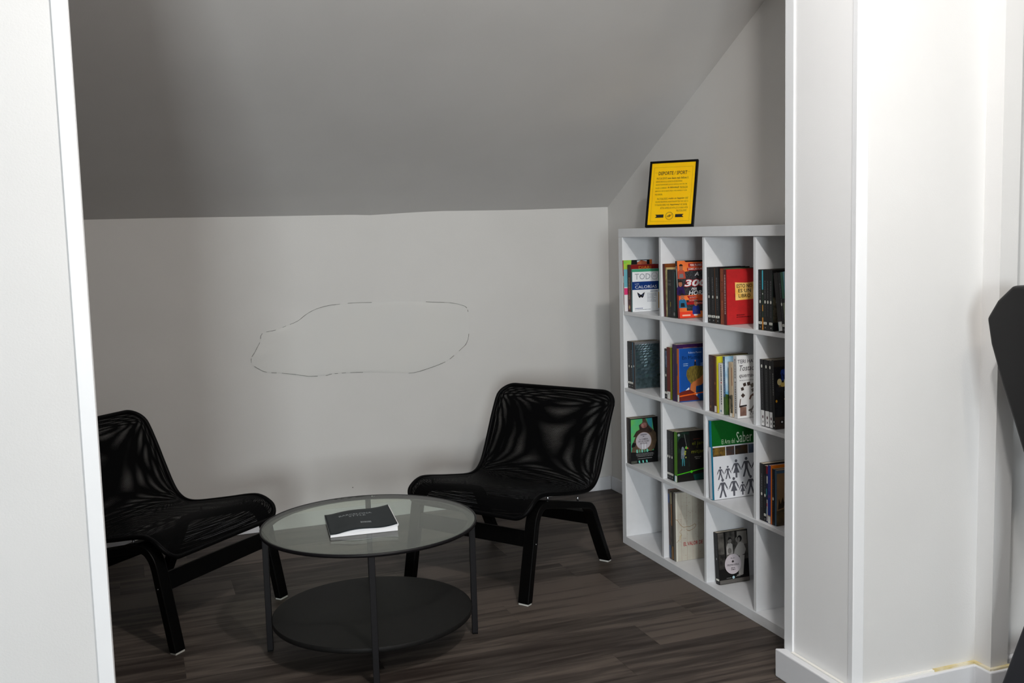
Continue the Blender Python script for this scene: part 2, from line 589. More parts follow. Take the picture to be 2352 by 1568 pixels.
struct(box('ceiling_flat', XL, XM, YF, YC, ZC, ZC + 0.1, M_ceil), 'flat ceiling of the main room')
struct(box('wall_right', XR, XR + 0.12, 2.73, YB + 0.12, 0, 3.05, M_wall), 'white gable wall behind the bookcase')
struct(box('wall_left', XL - 0.12, XL, YF, 2.41, 0, 3.05, M_grey), 'grey left wall of the main room')
struct(box('wall_left_nook', XL - 0.12, XL, 2.73, YB + 0.12, 0, 3.05, M_wall), 'white left wall of the nook')
struct(box('wall_right_main', XM, XM + 0.12, YF, 2.73, 0, 3.05, M_grey), 'grey right wall of the main room')
W1, W2 = WINS
struct(boxes('wall_front', [(XL, W1['x0'], YF - 0.12, YF, 0, 3.05), (W1['x1'], W2['x0'], YF - 0.12, YF, 0, 3.05), (W2['x1'], XM, YF - 0.12, YF, 0, 3.05)] + [q for W in WINS for q in ((W['x0'], W['x1'], YF - 0.12, YF, 0, W['z0']), (W['x0'], W['x1'], YF - 0.12, YF, W['z1'], 3.05))], M_grey), 'grey wall with two windows behind the camera')
def window(k, W):
    x0, x1, z0, z1 = W['x0'], W['x1'], W['z0'], W['z1']
    y0, y1, w = YF - 0.055, YF - 0.01, 0.05
    xm = (x0 + x1) / 2
    o = struct(boxes('window_%d' % k, [(x0, x1, y0, y1, z0, z0 + w), (x0, x1, y0, y1, z1 - w, z1), (x0, x0 + w, y0, y1, z0 + w, z1 - w), (x1 - w, x1, y0, y1, z0 + w, z1 - w), (xm - w / 2, xm + w / 2, y0, y1, z0 + w, z1 - w)], M_trim), 'white two-pane window behind the camera')
    for a, b_ in ((x0 + w, xm - w / 2), (xm + w / 2, x1 - w)):
        box('pane', a, b_, y0 + 0.02, y0 + 0.024, z0 + w, z1 - w, M_pane, o)
    box('sill', x0, x1, YF, YF + 0.06, z0 - 0.03, z0, M_trim, o)
window(1, W1)
window(2, W2)

# partition with the opening
PY0, PY1 = 2.41, 2.73
XJ0, XJ1 = -0.0955, 1.942
HEAD = 2.78
struct(box('wall_partition_right', XJ1, XM, PY0, PY1, 0, 2.88, M_pier), 'white wall pier right of the opening')
struct(box('wall_partition_left', XL, XJ0, PY0, PY1, 0, 2.88, M_pier), 'white wall pier left of the opening')
struct(box('wall_partition_header', XJ0, XJ1, PY0, PY1, HEAD, 2.88, M_pier), 'white header wall over the opening')
# corner column right of the pier
struct(box('wall_column', 2.405, 2.472, 2.345, PY0, 0, ZC, M_pier), 'narrow boxed-in white column in the corner')

# corner guards (thin L profiles)
def guard(name, pts, z0, z1, label):
    return struct(prism(name, pts, 'z', z0, z1, M_trim, bevel=0.0015), label)
t = 0.004
BH0 = 0.0955
guard('trim_1', [(XJ1 - t, PY0 - t), (XJ1 + 0.036, PY0 - t), (XJ1 + 0.036, PY0 - 0.0005), (XJ1 - 0.0005, PY0 - 0.0005), (XJ1 - 0.0005, PY0 + 0.018), (XJ1 - t, PY0 + 0.018)], 0.0, HEAD, 'white corner profile on the near edge of the right pier')
guard('trim_2', [(XJ1 - 0.008, PY1 + 0.008), (XJ1 + 0.03, PY1 + 0.008), (XJ1 + 0.03, PY1 + 0.0005), (XJ1 - 0.0005, PY1 + 0.0005), (XJ1 - 0.0005, PY1 - 0.036), (XJ1 - 0.008, PY1 - 0.036)], 0.093, HEAD, 'white corner profile on the far edge of the right pier')
guard('trim_3', [(XJ0 + 0.016, PY0 - t), (XJ0 - 0.0165, PY0 - t), (XJ0 - 0.0165, PY0 - 0.0005), (XJ0 + 0.0005, PY0 - 0.0005), (XJ0 + 0.0005, PY0 + 0.012), (XJ0 + 0.016, PY0 + 0.012)], 0.0, HEAD, 'white corner profile on the near edge of the left pier')
guard('trim_4', [(XJ0 + 0.008, PY1 + 0.008), (XJ0 - 0.03, PY1 + 0.008), (XJ0 - 0.03, PY1 + 0.0005), (XJ0 + 0.0005, PY1 + 0.0005), (XJ0 + 0.0005, PY1 - 0.03), (XJ0 + 0.008, PY1 - 0.03)], 0.0, HEAD, 'white corner profile on the far edge of the left pier')

M_lining = mat('white_lining_board', (0.90, 0.90, 0.905), 0.6, rgb2=(0.88, 0.88, 0.885), nscale=3, bump=0.1, bscale=260, spec=0.2)
struct(box('trim_5', XJ1 - 0.0025, XJ1, PY0 + 0.0185, PY1 - 0.0365, BH0, HEAD - 0.001, M_lining), 'white lining board on the side of the right pier')
# baseboards
BH, BT = 0.095, 0.016
def bb(name, x0, x1, y0, y1, h, label):
    return struct(box(name, x0, x1, y0, y1, 0, h, M_base, bevel=0.003), label)
bb('baseboard_back', XL, XR - 0.012, YB - 0.012, YB, 0.076, 'white baseboard along the knee wall')
bb('baseboard_right', XR - 0.012, XR, PY1, YB - 0.012, 0.076, 'white baseboard along the gable wall')
def lbase(name, pts, label):
    return struct(prism(name, pts, 'z', 0, BH, M_base, bevel=0.004), label)
b = 0.036
lbase('baseboard_pier', [(XJ1, PY1), (XJ1 - b, PY1 + 0.018), (XJ1 - b, PY0 - 0.022), (2.405 - 0.018, PY0 - 0.022), (2.405 - 0.018, 2.345 - 0.02), (2.472 + 0.018, 2.345 - 0.02), (2.472 + 0.018, PY0 - 0.022), (XM, PY0 - 0.022), (XM, PY0), (2.472, PY0), (2.472, 2.345), (2.405, 2.345), (2.405, PY0), (XJ1, PY0)], 'white baseboard wrapping the right pier and column')
lbase('baseboard_left', [(XL, PY0 - 0.0005), (XL, PY0 - 0.018), (XJ0 - 0.024, PY0 - 0.018), (XJ0 - 0.024, PY0 - 0.0005)], 'white baseboard along the left pier')
M_seal = mat('yellowed_sealant', (0.62, 0.50, 0.20), 0.6, rgb2=(0.78, 0.72, 0.55), nscale=22)
bp_ = bpy.data.objects['baseboard_pier']
boxes('sealant_bead', [(2.24, 2.405, PY0 - 0.012, PY0 - 0.0005, BH + 0.0003, BH + 0.006), (2.393, 2.4045, 2.335, PY0 - 0.012, BH + 0.0003, BH + 0.006), (2.4046, 2.48, 2.333, 2.3445, BH + 0.0003, BH + 0.006)], M_seal, bp_)
M_bead = mat('white_sealant', (0.85, 0.84, 0.80), 0.5)
boxes('sealant_bead', [(XJ1 + 0.037, 2.2395, PY0 - 0.01, PY0 - 0.0005, BH + 0.0003, BH + 0.005), (XJ1 - 0.014, XJ1 - 0.0045, PY0 + 0.002, PY1 - 0.037, BH + 0.0006, BH + 0.004)], M_bead, bp_)

# ceiling lamps of the main room
def ceiling_lamp(cfg, label):
    x, y, z = cfg['loc']
    root = empty('ceiling_lamp', (x, y, z))
    tag(root, label, 'lamp', 'ceiling lamps of the main room')
    lathe('mount', [(0.09, -0.0005), (0.09, -0.02), (0.075, -0.025)], M_trim, root, 32)
    m = mat('lamp_diffuser', (0.9, 0.9, 0.88), 0.4)
    m.node_tree.nodes['Principled BSDF'].inputs['Emission Color'].default_value = (1, 0.96, 0.9, 1)
    m.node_tree.nodes['Principled BSDF'].inputs['Emission Strength'].default_value = 4.0
    lathe('diffuser', [(0.075, -0.025), (0.072, -0.045), (0.055, -0.062), (0.02, -0.07)], m, root, 32)
    l = bpy.data.lights.new('lamp_light', 'POINT')
    l.energy = cfg['power']
    l.color = cfg['color']
    l.shadow_soft_size = cfg['radius']
    lo = bpy.data.objects.new('lamp_light', l)
    lo.location = (0, 0, -0.085 - cfg['radius'])
    link(lo, root)
ceiling_lamp(LAMP_A, 'round white ceiling lamp in front of the opening')
ceiling_lamp(LAMP_B, 'round white warm ceiling lamp behind the camera')

# ------------------------------------------------------------------ bookcase (4 x 4 open compartments)
X0, Y0 = 2.1109, 4.2593
BW, BD, TO, TI, CELL = 1.465, 0.388, 0.038, 0.016, 0.335
UL = [TO + i * (CELL + TI) for i in range(4)]              # left face of each column, measured from the far end
ZS = [TO + (3 - i) * (CELL + TI) for i in range(4)]        # shelf tops, row 0 = top row
bc = empty('bookcase', (X0, Y0, 0))
tag(bc, 'white open bookcase of sixteen square compartments against the gable wall', 'bookcase')
def board(name, x0, x1, u0, u1, z0, z1, bv=0.0012):
    return box(name, x0, x1, -u1, -u0, z0, z1, M_shelf, bc, bevel=bv)
board('bottom_panel', 0, BD, 0, BW, 0.0, TO)
board('top_panel', 0, BD, 0, BW, BW - TO, BW)
board('side_panel', 0, BD, 0, TO, TO + 0.0004, BW - TO - 0.0004)
board('side_panel', 0, BD, BW - TO, BW, TO + 0.0004, BW - TO - 0.0004)
for i in range(3):
    z = TO + (i + 1) * CELL + i * TI
    board('shelf', 0.002, BD, TO, BW - TO, z, z + TI)
for r in range(4):
    for c in range(3):
        u = TO + (c + 1) * CELL + c * TI
        z = TO + r * (CELL + TI)
        board('divider', 0.0045, BD, u, u + TI, z + 0.0003, z + CELL - 0.0003, 0.0006)

# ------------------------------------------------------------------ easy chairs
def chair(name, center, fwd, label):
    ang = math.atan2(fwd[1], fwd[0])          # local +x = forward
    root = empty(name, (center[0], center[1], 0), (0, 0, ang))
    tag(root, label, 'chair', 'black net easy chairs')
    HW = 0.297                                # lateral centre of the side frames
    # bent veneer side frames
    path = [(0.004, 0.006), (-0.02, 0.12), (-0.046, 0.24), (-0.062, 0.312), (-0.078, 0.345), (-0.102, 0.366), (-0.135, 0.371), (-0.20, 0.357), (-0.33, 0.327), (-0.455, 0.296), (-0.487, 0.280), (-0.506, 0.258), (-0.522, 0.225), (-0.57, 0.125), (-0.630, 0.006)]
    sm = [Vector(p) for p in catmull([(p[0], p[1], 0) for p in path], 4)]
    th, wd = 0.030, 0.052
    for s in (-1, 1):
        V, F = [], []
        for i, p in enumerate(sm):
            tdir = (sm[min(i + 1, len(sm) - 1)] - sm[max(i - 1, 0)]).normalized()
            if i == 0 or i == len(sm) - 1:
                nrm = Vector((1, 0, 0)) * (-1 if i else 1)
                nrm = Vector((tdir.y, -tdir.x, 0))
                nrm = Vector((nrm.x / max(abs(nrm.x), .3) , 0, 0)) if abs(nrm.x) > .3 else nrm
            else:
                nrm = Vector((tdir.y, -tdir.x, 0))
            for (o, w) in ((-0.5, -0.5), (0.5, -0.5), (0.5, 0.5), (-0.5, 0.5)):
                q = p + nrm * th * o
                V.append((q.x, s * HW + wd * w, q.y))
        n = len(sm)
        for i in range(n - 1):
            for k in range(4):
                F.append((i * 4 + k, i * 4 + (k + 1) % 4, i * 4 + 4 + (k + 1) % 4, i * 4 + 4 + k))
        F += [(3, 2, 1, 0), (n * 4 - 4, n * 4 - 3, n * 4 - 2, n * 4 - 1)]
        o = mesh('side_frame', V, F, M_black_wood, root, bevel=0.004, seg=2)
        for (fx) in (0.004, -0.630):
            box('foot_glide', fx - 0.013, fx + 0.013, s * HW - 0.022, s * HW + 0.022, 0.0, 0.0062, M_glide, o)
        for (bx, bz) in ((-0.17, 0.362), (-0.40, 0.308)):
            lathe('spacer_bolt', [(0.0045, 0.0), (0.0045, 0.024), (0.003, 0.026)], M_bolt, o, 12, loc=(bx, s * (HW + 0.004), bz + 0.010))
        lathe('bolt_cap', [(0.003, 0), (0.003, 0.0012), (0.0015, 0.002)], M_bolt, o, 10, loc=(-0.045, s * (HW + wd / 2), 0.235)).rotation_euler = (-s * math.pi / 2, 0, 0)
    # cross bars between the frames
    def crossbar(cx, cz, tilt):
        o = box('crossbar', -0.011, 0.011, -HW + 0.02, HW - 0.02, -0.032, 0.032, M_black_wood, root, bevel=0.003)
        o.location = (cx, 0, cz)
        o.rotation_euler = (0, tilt, 0)
    crossbar(-0.052, 0.248, -0.20)
    crossbar(-0.545, 0.215, 0.38)
    # seat: net sleeve over a steel loop
    prof = [(-0.735, 0.742), (-0.69, 0.69), (-0.645, 0.605), (-0.605, 0.515), (-0.562, 0.425), (-0.528, 0.382), (-0.485, 0.362), (-0.42, 0.362), (-0.27, 0.388), (-0.14, 0.413), (-0.085, 0.413), (-0.04, 0.392), (-0.014, 0.362), (-0.004, 0.340)]
    P = [Vector((p[0], 0, p[1])) for p in prof]
    P = catmull(P, 8)
    S = [0.0]
    for a, b_ in zip(P, P[1:]):
        S.append(S[-1] + (b_ - a).length)
    L = S[-1]
    W2 = 0.312
    def half(s):
        for (d, r) in ((s, 0.075), (L - s, 0.065)):
            if d < r:
                return W2 - r + math.sqrt(max(r * r - (r - d) ** 2, 0))
        return W2
    def at(s):
        s = min(max(s, 0), L)
        for i in range(len(S) - 1):
            if S[i + 1] >= s:
                f_ = (s - S[i]) / (S[i + 1] - S[i])
                p = P[i].lerp(P[i + 1], f_)
                td = (P[i + 1] - P[i]).normalized()
                return p, Vector((td.z, 0, -td.x)) * -1
        return P[-1], Vector((0, 0, 1))
    # sample rows denser near the rounded ends
    rows = []
    for i in range(61):
        rows.append(L * i / 60)
    for r, base, sg in ((0.075, 0, 1), (0.065, L, -1)):
        for k in range(1, 9):
            rows.append(base + sg * r * (1 - math.cos(k / 9 * math.pi / 2)))
    rows = sorted(set(round(s, 5) for s in rows))
    NX = 24
    for layer, (o0, sag) in enumerate(((0.007, 0.004), (-0.007, 0.012))):
        V, F, UV = [], [], []
        for s in rows:
            p, nrm = at(s)
            hw = half(s)
            for k in range(NX + 1):
                w = -1 + 2 * k / NX
                e = (1 - w ** 4)
                fx = min(1, max(0, s / L)) 
                edge = min(1.0, s / 0.06, (L - s) / 0.06)
                d = o0 * min(1.0, (1 - abs(w)) * 14, max(edge, 0)) - sag * e * max(edge, 0) * (1 if layer else 0.4 + math.sin(fx * 9) * 0.6)
                q = p + nrm * d
                V.append((q.x, w * hw, q.z))
                UV.append((w * hw * (1.0 + 0.006 * layer) + 0.0012 * math.sin(s * 7) * (1 - layer), s * (1.0 + 0.005 * layer) + 0.007 * layer * w * w * (1 + math.sin(6 * fx)) + 0.003 * (1 - layer) * w * math.cos(5 * fx)))
        n = NX + 1
        for i in range(len(rows) - 1):
            for k in range(NX):
                F.append((i * n + k, i * n + k + 1, (i + 1) * n + k + 1, (i + 1) * n + k))
        o = mesh('seat_fabric' if layer == 0 else 'seat_fabric_underside', V, F, M_fabric, root, smooth=True)
        uvl = o.data.uv_layers.new(name='UVMap')
        for lp in o.data.loops:
            uvl.data[lp.index].uv = UV[lp.vertex_index]
    # loop of the steel frame under the edge piping
    loop = []
    for s in rows:
        p, _n = at(s); loop.append((p.x, -half(s), p.z))
    p0, _n = at(L)
    for k in range(1, 10):
        loop.append((p0.x, -half(L) + 2 * half(L) * k / 10, p0.z))
    for s in reversed(rows):
        p, _n = at(s); loop.append((p.x, half(s), p.z))
    p0, _n = at(0)
    for k in range(1, 10):
        loop.append((p0.x, half(0) - 2 * half(0) * k / 10, p0.z))
    clean = [loop[0]]
    for q in loop[1:]:
        if (Vector(q) - Vector(clean[-1])).length > 0.004:
            clean.append(q)
    tube('edge_frame', clean, 0.0092, M_piping, root, 10, closed=True)
    return root

chair('easy_chair', (1.2325, 3.941), (-0.824, -0.566), 'black low chair with net seat right of the table, next to the bookcase')
chair('easy_chair', (0.301, 3.976), (0.697, -0.717), 'black low chair with net seat left of the table, cut off by the wall pier')

# ------------------------------------------------------------------ coffee table
TZ = 0.447
tb = empty('coffee_table', (0.763, 3.573, 0), (0, 0, math.atan2(-0.146, 0.704)))
tag(tb, 'round black steel coffee table with glass top and black lower shelf', 'table')
lathe('top_ring', [(0.384, TZ - 0.0115), (0.384, TZ), (0.380, TZ), (0.380, TZ - 0.0075), (0.352, TZ - 0.0075), (0.352, TZ - 0.0105), (0.3795, TZ - 0.0105), (0.3795, TZ - 0.0115)], M_black_steel, tb, 96, closed=True)
part_label(lathe('glass_top', [(0.377, TZ - 0.0073), (0.3785, TZ - 0.006), (0.3785, TZ - 0.0018), (0.377, TZ - 0.0005)], M_glass, tb, 96), 'clear glass plate with a green tint')
part_label(lathe('lower_shelf', [(0.356, 0.105), (0.358, 0.107), (0.358, 0.121), (0.356, 0.123)], M_table_shelf, tb, 96), 'matt black round lower shelf')
for k in range(4):
    a = k * math.pi / 2
    o = box('leg', 0.3575, 0.3785, -0.0105, 0.0105, 0.004, TZ - 0.012, M_black_steel, tb, bevel=0.0015)
    o.rotation_euler = (0, 0, a)
    box('leg_cap', 0.358, 0.378, -0.010, 0.010, 0.0, 0.0038, M_black_wood, o)

# magazine on the table: fanned pages, wavy cover
def magazine():
    W_, H_ = 0.232, 0.262
    root = empty('magazine', (0.597, 3.432, TZ + 0.0002), (0, 0, -0.062))
    tag(root, 'dark slate softcover magazine with wavy cover lying on the glass table', 'magazine')
    M_cov = mat('slate_cover', lin((34, 41, 45)), 0.55, spec=0.25, rgb2=lin((30, 37, 41)), nscale=40)
    NX, NY = 28, 14
    def zc(u, v, lay):      # u across 0..1 from spine, v 0 near .. 1 far ; lay 0..1 through the thickness
        base = 0.0095 + 0.017 * u ** 1.3
        wave = 0.0055 * math.sin(2 * math.pi * (u * 1.05 - 0.12)) * (1 - 0.35 * v) * min(1, u * 6)
        return lay * base + wave * lay ** 3
    def skew(u, v):
        return u * W_ + v * 0.012, v * H_
    def sheet(name, lay, m, thick, u1=1.0, v0=0.0, push=0.0):
        V, F = [], []
        for j in range(NY + 1):
            for i in range(NX + 1):
                u, v = i / NX * u1, v0 + (1 - v0) * j / NY
                x, y = skew(u, v)
                V.append((x + push, y, zc(u, v, lay) + 0.0004))
        n = NX + 1
        for j in range(NY):
            for i in range(NX):
                F.append((j * n + i, j * n + i + 1, (j + 1) * n + i + 1, (j + 1) * n + i))
        o = mesh(name, V, F, m, root, smooth=True)
        s = o.modifiers.new('thick', 'SOLIDIFY'); s.thickness = thick; s.offset = -1
        return o
    # lower, tightly closed page block
    def block(name, l0, l1, m):
        V, F = [], []
        for lay in (l0, l1):
            for j in range(NY + 1):
                for i in range(NX + 1):
                    x, y = skew(i / NX, j / NY)
                    V.append((x, y, zc(i / NX, j / NY, lay) + 0.0002))
        n = NX + 1; K = n * (NY + 1)
        for j in range(NY):
            for i in range(NX):
                a = j * n + i
                F += [(a, a + n, a + n + 1, a + 1), (K + a, K + a + 1, K + a + n + 1, K + a + n)]
        for i in range(NX):
            F += [(i, i + 1, K + i + 1, K + i), (NY * n + i + 1, NY * n + i, K + NY * n + i, K + NY * n + i + 1)]
        for j in range(NY):
            F += [((j + 1) * n, j * n, K + j * n, K + (j + 1) * n), (j * n + NX, (j + 1) * n + NX, K + (j + 1) * n + NX, K + j * n + NX)]
        return mesh(name, V, F, m, root, smooth=False)
    block('page_block', 0.0, 0.62, M_paper_white)
    rnd = random.Random(5)
    for k in range(9):
        sheet('page', 0.64 + 0.035 * k, mat('page_white', (0.86, 0.86, 0.88), 0.7), 0.00025, push=rnd.uniform(-0.002, 0.004))
    cov = sheet('cover', 1.0, M_cov, 0.0004)
    V = []
    x1, y1 = skew(0, 1)
    mesh('spine', [(-0.0012, 0, 0), (0.0, 0, 0), (x1, y1, 0), (x1 - 0.0012, y1, 0), (-0.0012, 0, 0.0102), (0, 0, 0.0102), (x1, y1, 0.0102), (x1 - 0.0012, y1, 0.0102)], BF, M_cov, root)
    def lay_text(s, u0, v0, w, h, m):
        o = text(s, cov, 'top', 0, u0 * W_, v0 * H_, w, h, m)
        for vtx in o.data.vertices:
            u, v = vtx.co.x / W_, vtx.co.y / H_
            x, y = skew(u, v)
            vtx.co = (x, y, zc(u, v, 1.0) + 0.0009)
    Mt = pm(165, 172, 176)
    lay_text('BARCELONA', 0.20, 0.735, 0.118, 0.017, Mt)
    lay_text('STYLE', 0.345, 0.645, 0.060, 0.016, Mt)
    V, F = [], []
    for row, (v0_, v1_) in enumerate(((0.285, 0.315), (0.325, 0.355))):
        u_ = 0.485
        while u_ < 0.64:
            du = 0.011 if (len(F) * 7 + row) % 3 else 0.018
            kk = len(V)
            for (uu, vv) in ((u_, v0_), (u_ + du, v0_), (u_ + du, v1_), (u_, v1_)):
                x_, y_ = skew(uu, vv); V.append((x_, y_, zc(uu, vv, 1.0) + 0.0009))
            F.append((kk, kk + 1, kk + 2, kk + 3))
            u_ += du + 0.007
    mesh('small_print', V, F, Mt, cov)
magazine()

# ------------------------------------------------------------------ framed poster on the bookcase
def poster():
    ph, le = -0.813, 0.294
    w, h, bwid, dep = 0.227, 0.314, 0.010, 0.016
    root = empty('picture_frame', (2.240, 4.247, BW + 0.0052), (0, 0, ph))
    tag(root, 'black framed yellow poster leaning back on top of the bookcase', 'picture')
    # local: x right, -y towards the viewer, z up; lean about the bottom edge
    tilt = empty('lean', (0, 0, 0)); bpy.data.objects.remove(tilt)
    R = Matrix.Rotation(-le, 4, 'X')
    def lean(o):
        o.data.transform(R); return o
    M_fr = mat('black_frame', (0.002, 0.002, 0.0025), 0.4, spec=0.12)
    M_yel = mat('yellow_paper', lin((255, 202, 0)), 0.5, spec=0.2, rgb2=lin((255, 196, 0)), nscale=30)
    o = mesh('frame', [], [], M_fr, root)
    V, F = [], []
    for b in ((0, w, 0, dep, 0, bwid), (0, w, 0, dep, h - bwid, h), (0, bwid, 0, dep, bwid, h - bwid), (w - bwid, w, 0, dep, bwid, h - bwid)):
        kk = len(V); V += boxv(*b); F += [tuple(i + kk for i in f) for f in BF]
    bpy.data.objects.remove(o)
    lean(mesh('frame', V, F, M_fr, root, bevel=0.0012))
    lean(box('backing_board', bwid, w - bwid, 0.006, 0.012, bwid, h - bwid, mat('grey_board', (0.2, 0.18, 0.15), 0.8), root))
    paper = lean(box('paper', bwid - 0.001, w - bwid + 0.001, 0.005, 0.0058, bwid - 0.001, h - bwid + 0.001, M_yel, root))
    # strut at the back
    top = R @ Vector((w * 0.5, dep, h * 0.72))
    pts = [top, Vector((top.x, top.y + 0.075, 0.003))]
    st = tube('easel_strut', [pts[0], pts[0].lerp(pts[1], 0.5), pts[1]], 0.004, M_fr, root, 8)
    ink, ink2 = pm(38, 34, 18), pm(25, 26, 26)
    d = -0.0048
    f0, f1, g0, g1 = bwid, w - bwid, bwid, h - bwid
    iw, ih = f1 - f0, g1 - g0
    A = lambda a: f0 + a * iw
    B = lambda b_: g0 + b_ * ih
    items = []
    bl, br_, bb_, bt = A(0.06), A(0.94), B(0.055), B(0.93)
    lw = 0.0006
    for p, q in (((bl, bb_), (br_, bb_)), ((br_, bb_), (br_, bt)), ((br_, bt), (bl, bt)), ((bl, bt), (bl, bb_))):
        items.append((ink, line(p, q, lw)))
    items += [(ink, line((A(0.085), B(0.845)), (A(0.155), B(0.845)), lw)), (ink, line((A(0.83), B(0.845)), (A(0.885), B(0.845)), lw))]
    # ribbons and the round seal at the foot
    y0_, y1_ = B(0.115), B(0.165)
    ym = (y0_ + y1_) / 2
    items += [(ink2, [(A(0.16), y0_), (A(0.355), y0_), (A(0.355), y1_), (A(0.16), y1_), (A(0.195), ym)]),
              (ink2, [(A(0.62), y0_), (A(0.81), y0_), (A(0.775), ym), (A(0.81), y1_), (A(0.62), y1_)])]
    ca, cb = A(0.487), ym
    for q in ring(ca, cb, 0.0185, 0.0012) + ring(ca, cb, 0.0160, 0.0006):
        items.append((ink2, q))
    rs = random.Random(2)
    zig = [(ca - 0.0115, cb - 0.002), (ca - 0.007, cb + 0.002), (ca - 0.006, cb - 0.004), (ca - 0.001, cb + 0.006), (ca - 0.002, cb - 0.006), (ca + 0.003, cb + 0.007), (ca + 0.002, cb - 0.005), (ca + 0.007, cb + 0.004), (ca + 0.006, cb), (ca + 0.0125, cb + 0.008)]
    for p_, q_ in zip(zig, zig[1:]):
        items.append((ink2, line(p_, q_, 0.0014)))
    items.append((ink2, line((ca - 0.012, cb - 0.003), (ca - 0.004, cb - 0.006), 0.001)))
    lean(art('poster_print', paper, 'cover', d, items))
    def t(s, a, b_, wd, hh, m=ink, **k):
        o = text(s, paper, 'cover', d + 0.0002, A(a), B(b_), wd * iw if wd else None, hh * ih, m, **k)
        lean(o)
    t('DEPORTE / SPORT', 0.165, 0.805, 0.655, 0.058, bold=0.015)
    rows = [
        (0.13, 0.735, [('PRACTICAR DEPORTE', 0.24, 0), (' nos hace más felices.', 0.44, 1), ('EL', 0.025, 0)]),
        (0.12, 0.685, [('DEPORTE PROVOCA LA SECRECIÓN DE ENDORFINAS', 0.60, 0)]),
        (0.12, 0.632, [('(NEUROTRANSMISORES QUE SON VEHÍCULO NATURAL DEL', 0.72, 0)]),
        (0.12, 0.580, [('PLACER, LA ENERGÍA Y', 0.27, 0), ('la felicidad).', 0.26, 1), ('TRAS REALIZAR', 0.18, 0)]),
        (0.12, 0.528, [('EJERCICIO UNO SE SIENTE MEJOR, MÁS ANIMADO Y CON', 0.72, 0)]),
        (0.12, 0.478, [('MÁS ENERGÍA.', 0.175, 0)]),
        (0.175, 0.402, [('PRACTICING SPORTS', 0.245, 0), ('make us happier.', 0.375, 1), ('SPORT', 0.065, 0)]),
        (0.145, 0.350, [('RELEASES ENDORPHINS (NEUROTRANSMITTERS THAT LEAD US', 0.745, 0)]),
        (0.135, 0.302, [('TO PLEASURE, ENERGY AND', 0.335, 0), ('happiness).', 0.225, 1), ('WE CAN FEEL', 0.155, 0)]),
        (0.27, 0.250, [('BETTER, HAPPIER AND WITH LOTS OF ENERGY AFTER', 0.62, 0)]),
        (0.64, 0.205, [('PRACTICING SPORT.', 0.235, 0)]),
    ]
    for a, b_, segs in rows:
        for s, wd, script in segs:
            t(s.strip(), a, b_, wd, 0.032 if not script else 0.034, ink2 if script else ink, shear=0.35 if script else 0.0, bold=0.015 if script else 0.0)
            a += wd + 0.012
poster()

# ------------------------------------------------------------------ treadmill at the right edge of the picture
def treadmill():
    xo, yo = 2.6, 1.4
    root = empty('treadmill', (xo, yo, 0))
    tag(root, 'dark grey treadmill at the right edge, only its console arm and foot showing', 'treadmill')
    def L(pts):
        return [(p[0] - yo, p[1]) for p in pts]
    arm = [(2.10, 1.288), (2.17, 1.283), (2.221, 1.240), (2.257, 1.188), (2.241, 1.116), (2.199, 1.009), (2.158, 0.917), (2.115, 0.816), (2.085, 0.74), (2.06, 0.68), (1.93, 0.70), (1.96, 0.80), (1.99, 0.92), (2.01, 1.08), (2.03, 1.24)]
    post = [(2.085, 0.735), (2.07, 0.55), (2.10, 0.352), (2.173, 0.148), (2.205, 0.06), (2.06, 0.06), (2.02, 0.20), (1.95, 0.45), (1.93, 0.70)]
    for (xa, xb) in ((2.268 - xo, 2.325 - xo), (2.875 - xo, 2.932 - xo)):
        prism('console_arm', L(arm), 'x', xa, xb, M_treadmill, root, bevel=0.010, seg=3)
        prism('upright', L(post), 'x', xa + 0.002, xb - 0.002, M_treadmill_grey, root, bevel=0.006)
        xm = (xa + xb) / 2
        tube('handrail', [(xm, 1.95 - yo, 0.78), (xm, 1.80 - yo, 0.86), (xm, 1.55 - yo, 0.88), (xm, 1.45 - yo, 0.84)], 0.02, M_treadmill, root, 12)
    prism('console', L([(2.06, 0.94), (2.19, 1.20), (2.13, 1.26), (2.01, 0.98)]), 'x', 2.326 - xo, 2.874 - xo, M_treadmill, root, bevel=0.01)
    prism('display', L([(2.035, 1.05), (2.085, 1.165), (2.082, 1.168), (2.032, 1.053)]), 'x', 2.45 - xo, 2.75 - xo, mat('display', (0.01, 0.012, 0.015), 0.1), root)
    prism('motor_cover', L([(1.75, 0.05), (2.16, 0.05), (2.18, 0.12), (2.11, 0.21), (1.82, 0.22), (1.75, 0.17)]), 'x', 2.33 - xo, 2.87 - xo, M_treadmill, root, bevel=0.02)
    for xa in (2.33, 2.825):
        box('deck_frame', xa - xo, xa + 0.045 - xo, 0.55 - yo, 1.748 - yo, 0.04, 0.165, M_treadmill_grey, root, bevel=0.008)
    box('running_belt', 2.376 - xo, 2.824 - xo, 0.57 - yo, 1.748 - yo, 0.10, 0.15, mat('belt_rubber', (0.01, 0.01, 0.01), 0.8, bump=0.3, bscale=400), root, bevel=0.015, seg=4)
    for x in (2.335, 2.835):
        for y in (0.62, 2.06):
            box('foot', x - xo, x + 0.03 - xo, y - yo, y + 0.05 - yo, 0.0, 0.05, M_treadmill, root)
treadmill()

# ------------------------------------------------------------------ books
COL_NAME = ['farthest', 'second', 'third', 'nearest']
BT_ = 0.0012

PARTS = {}

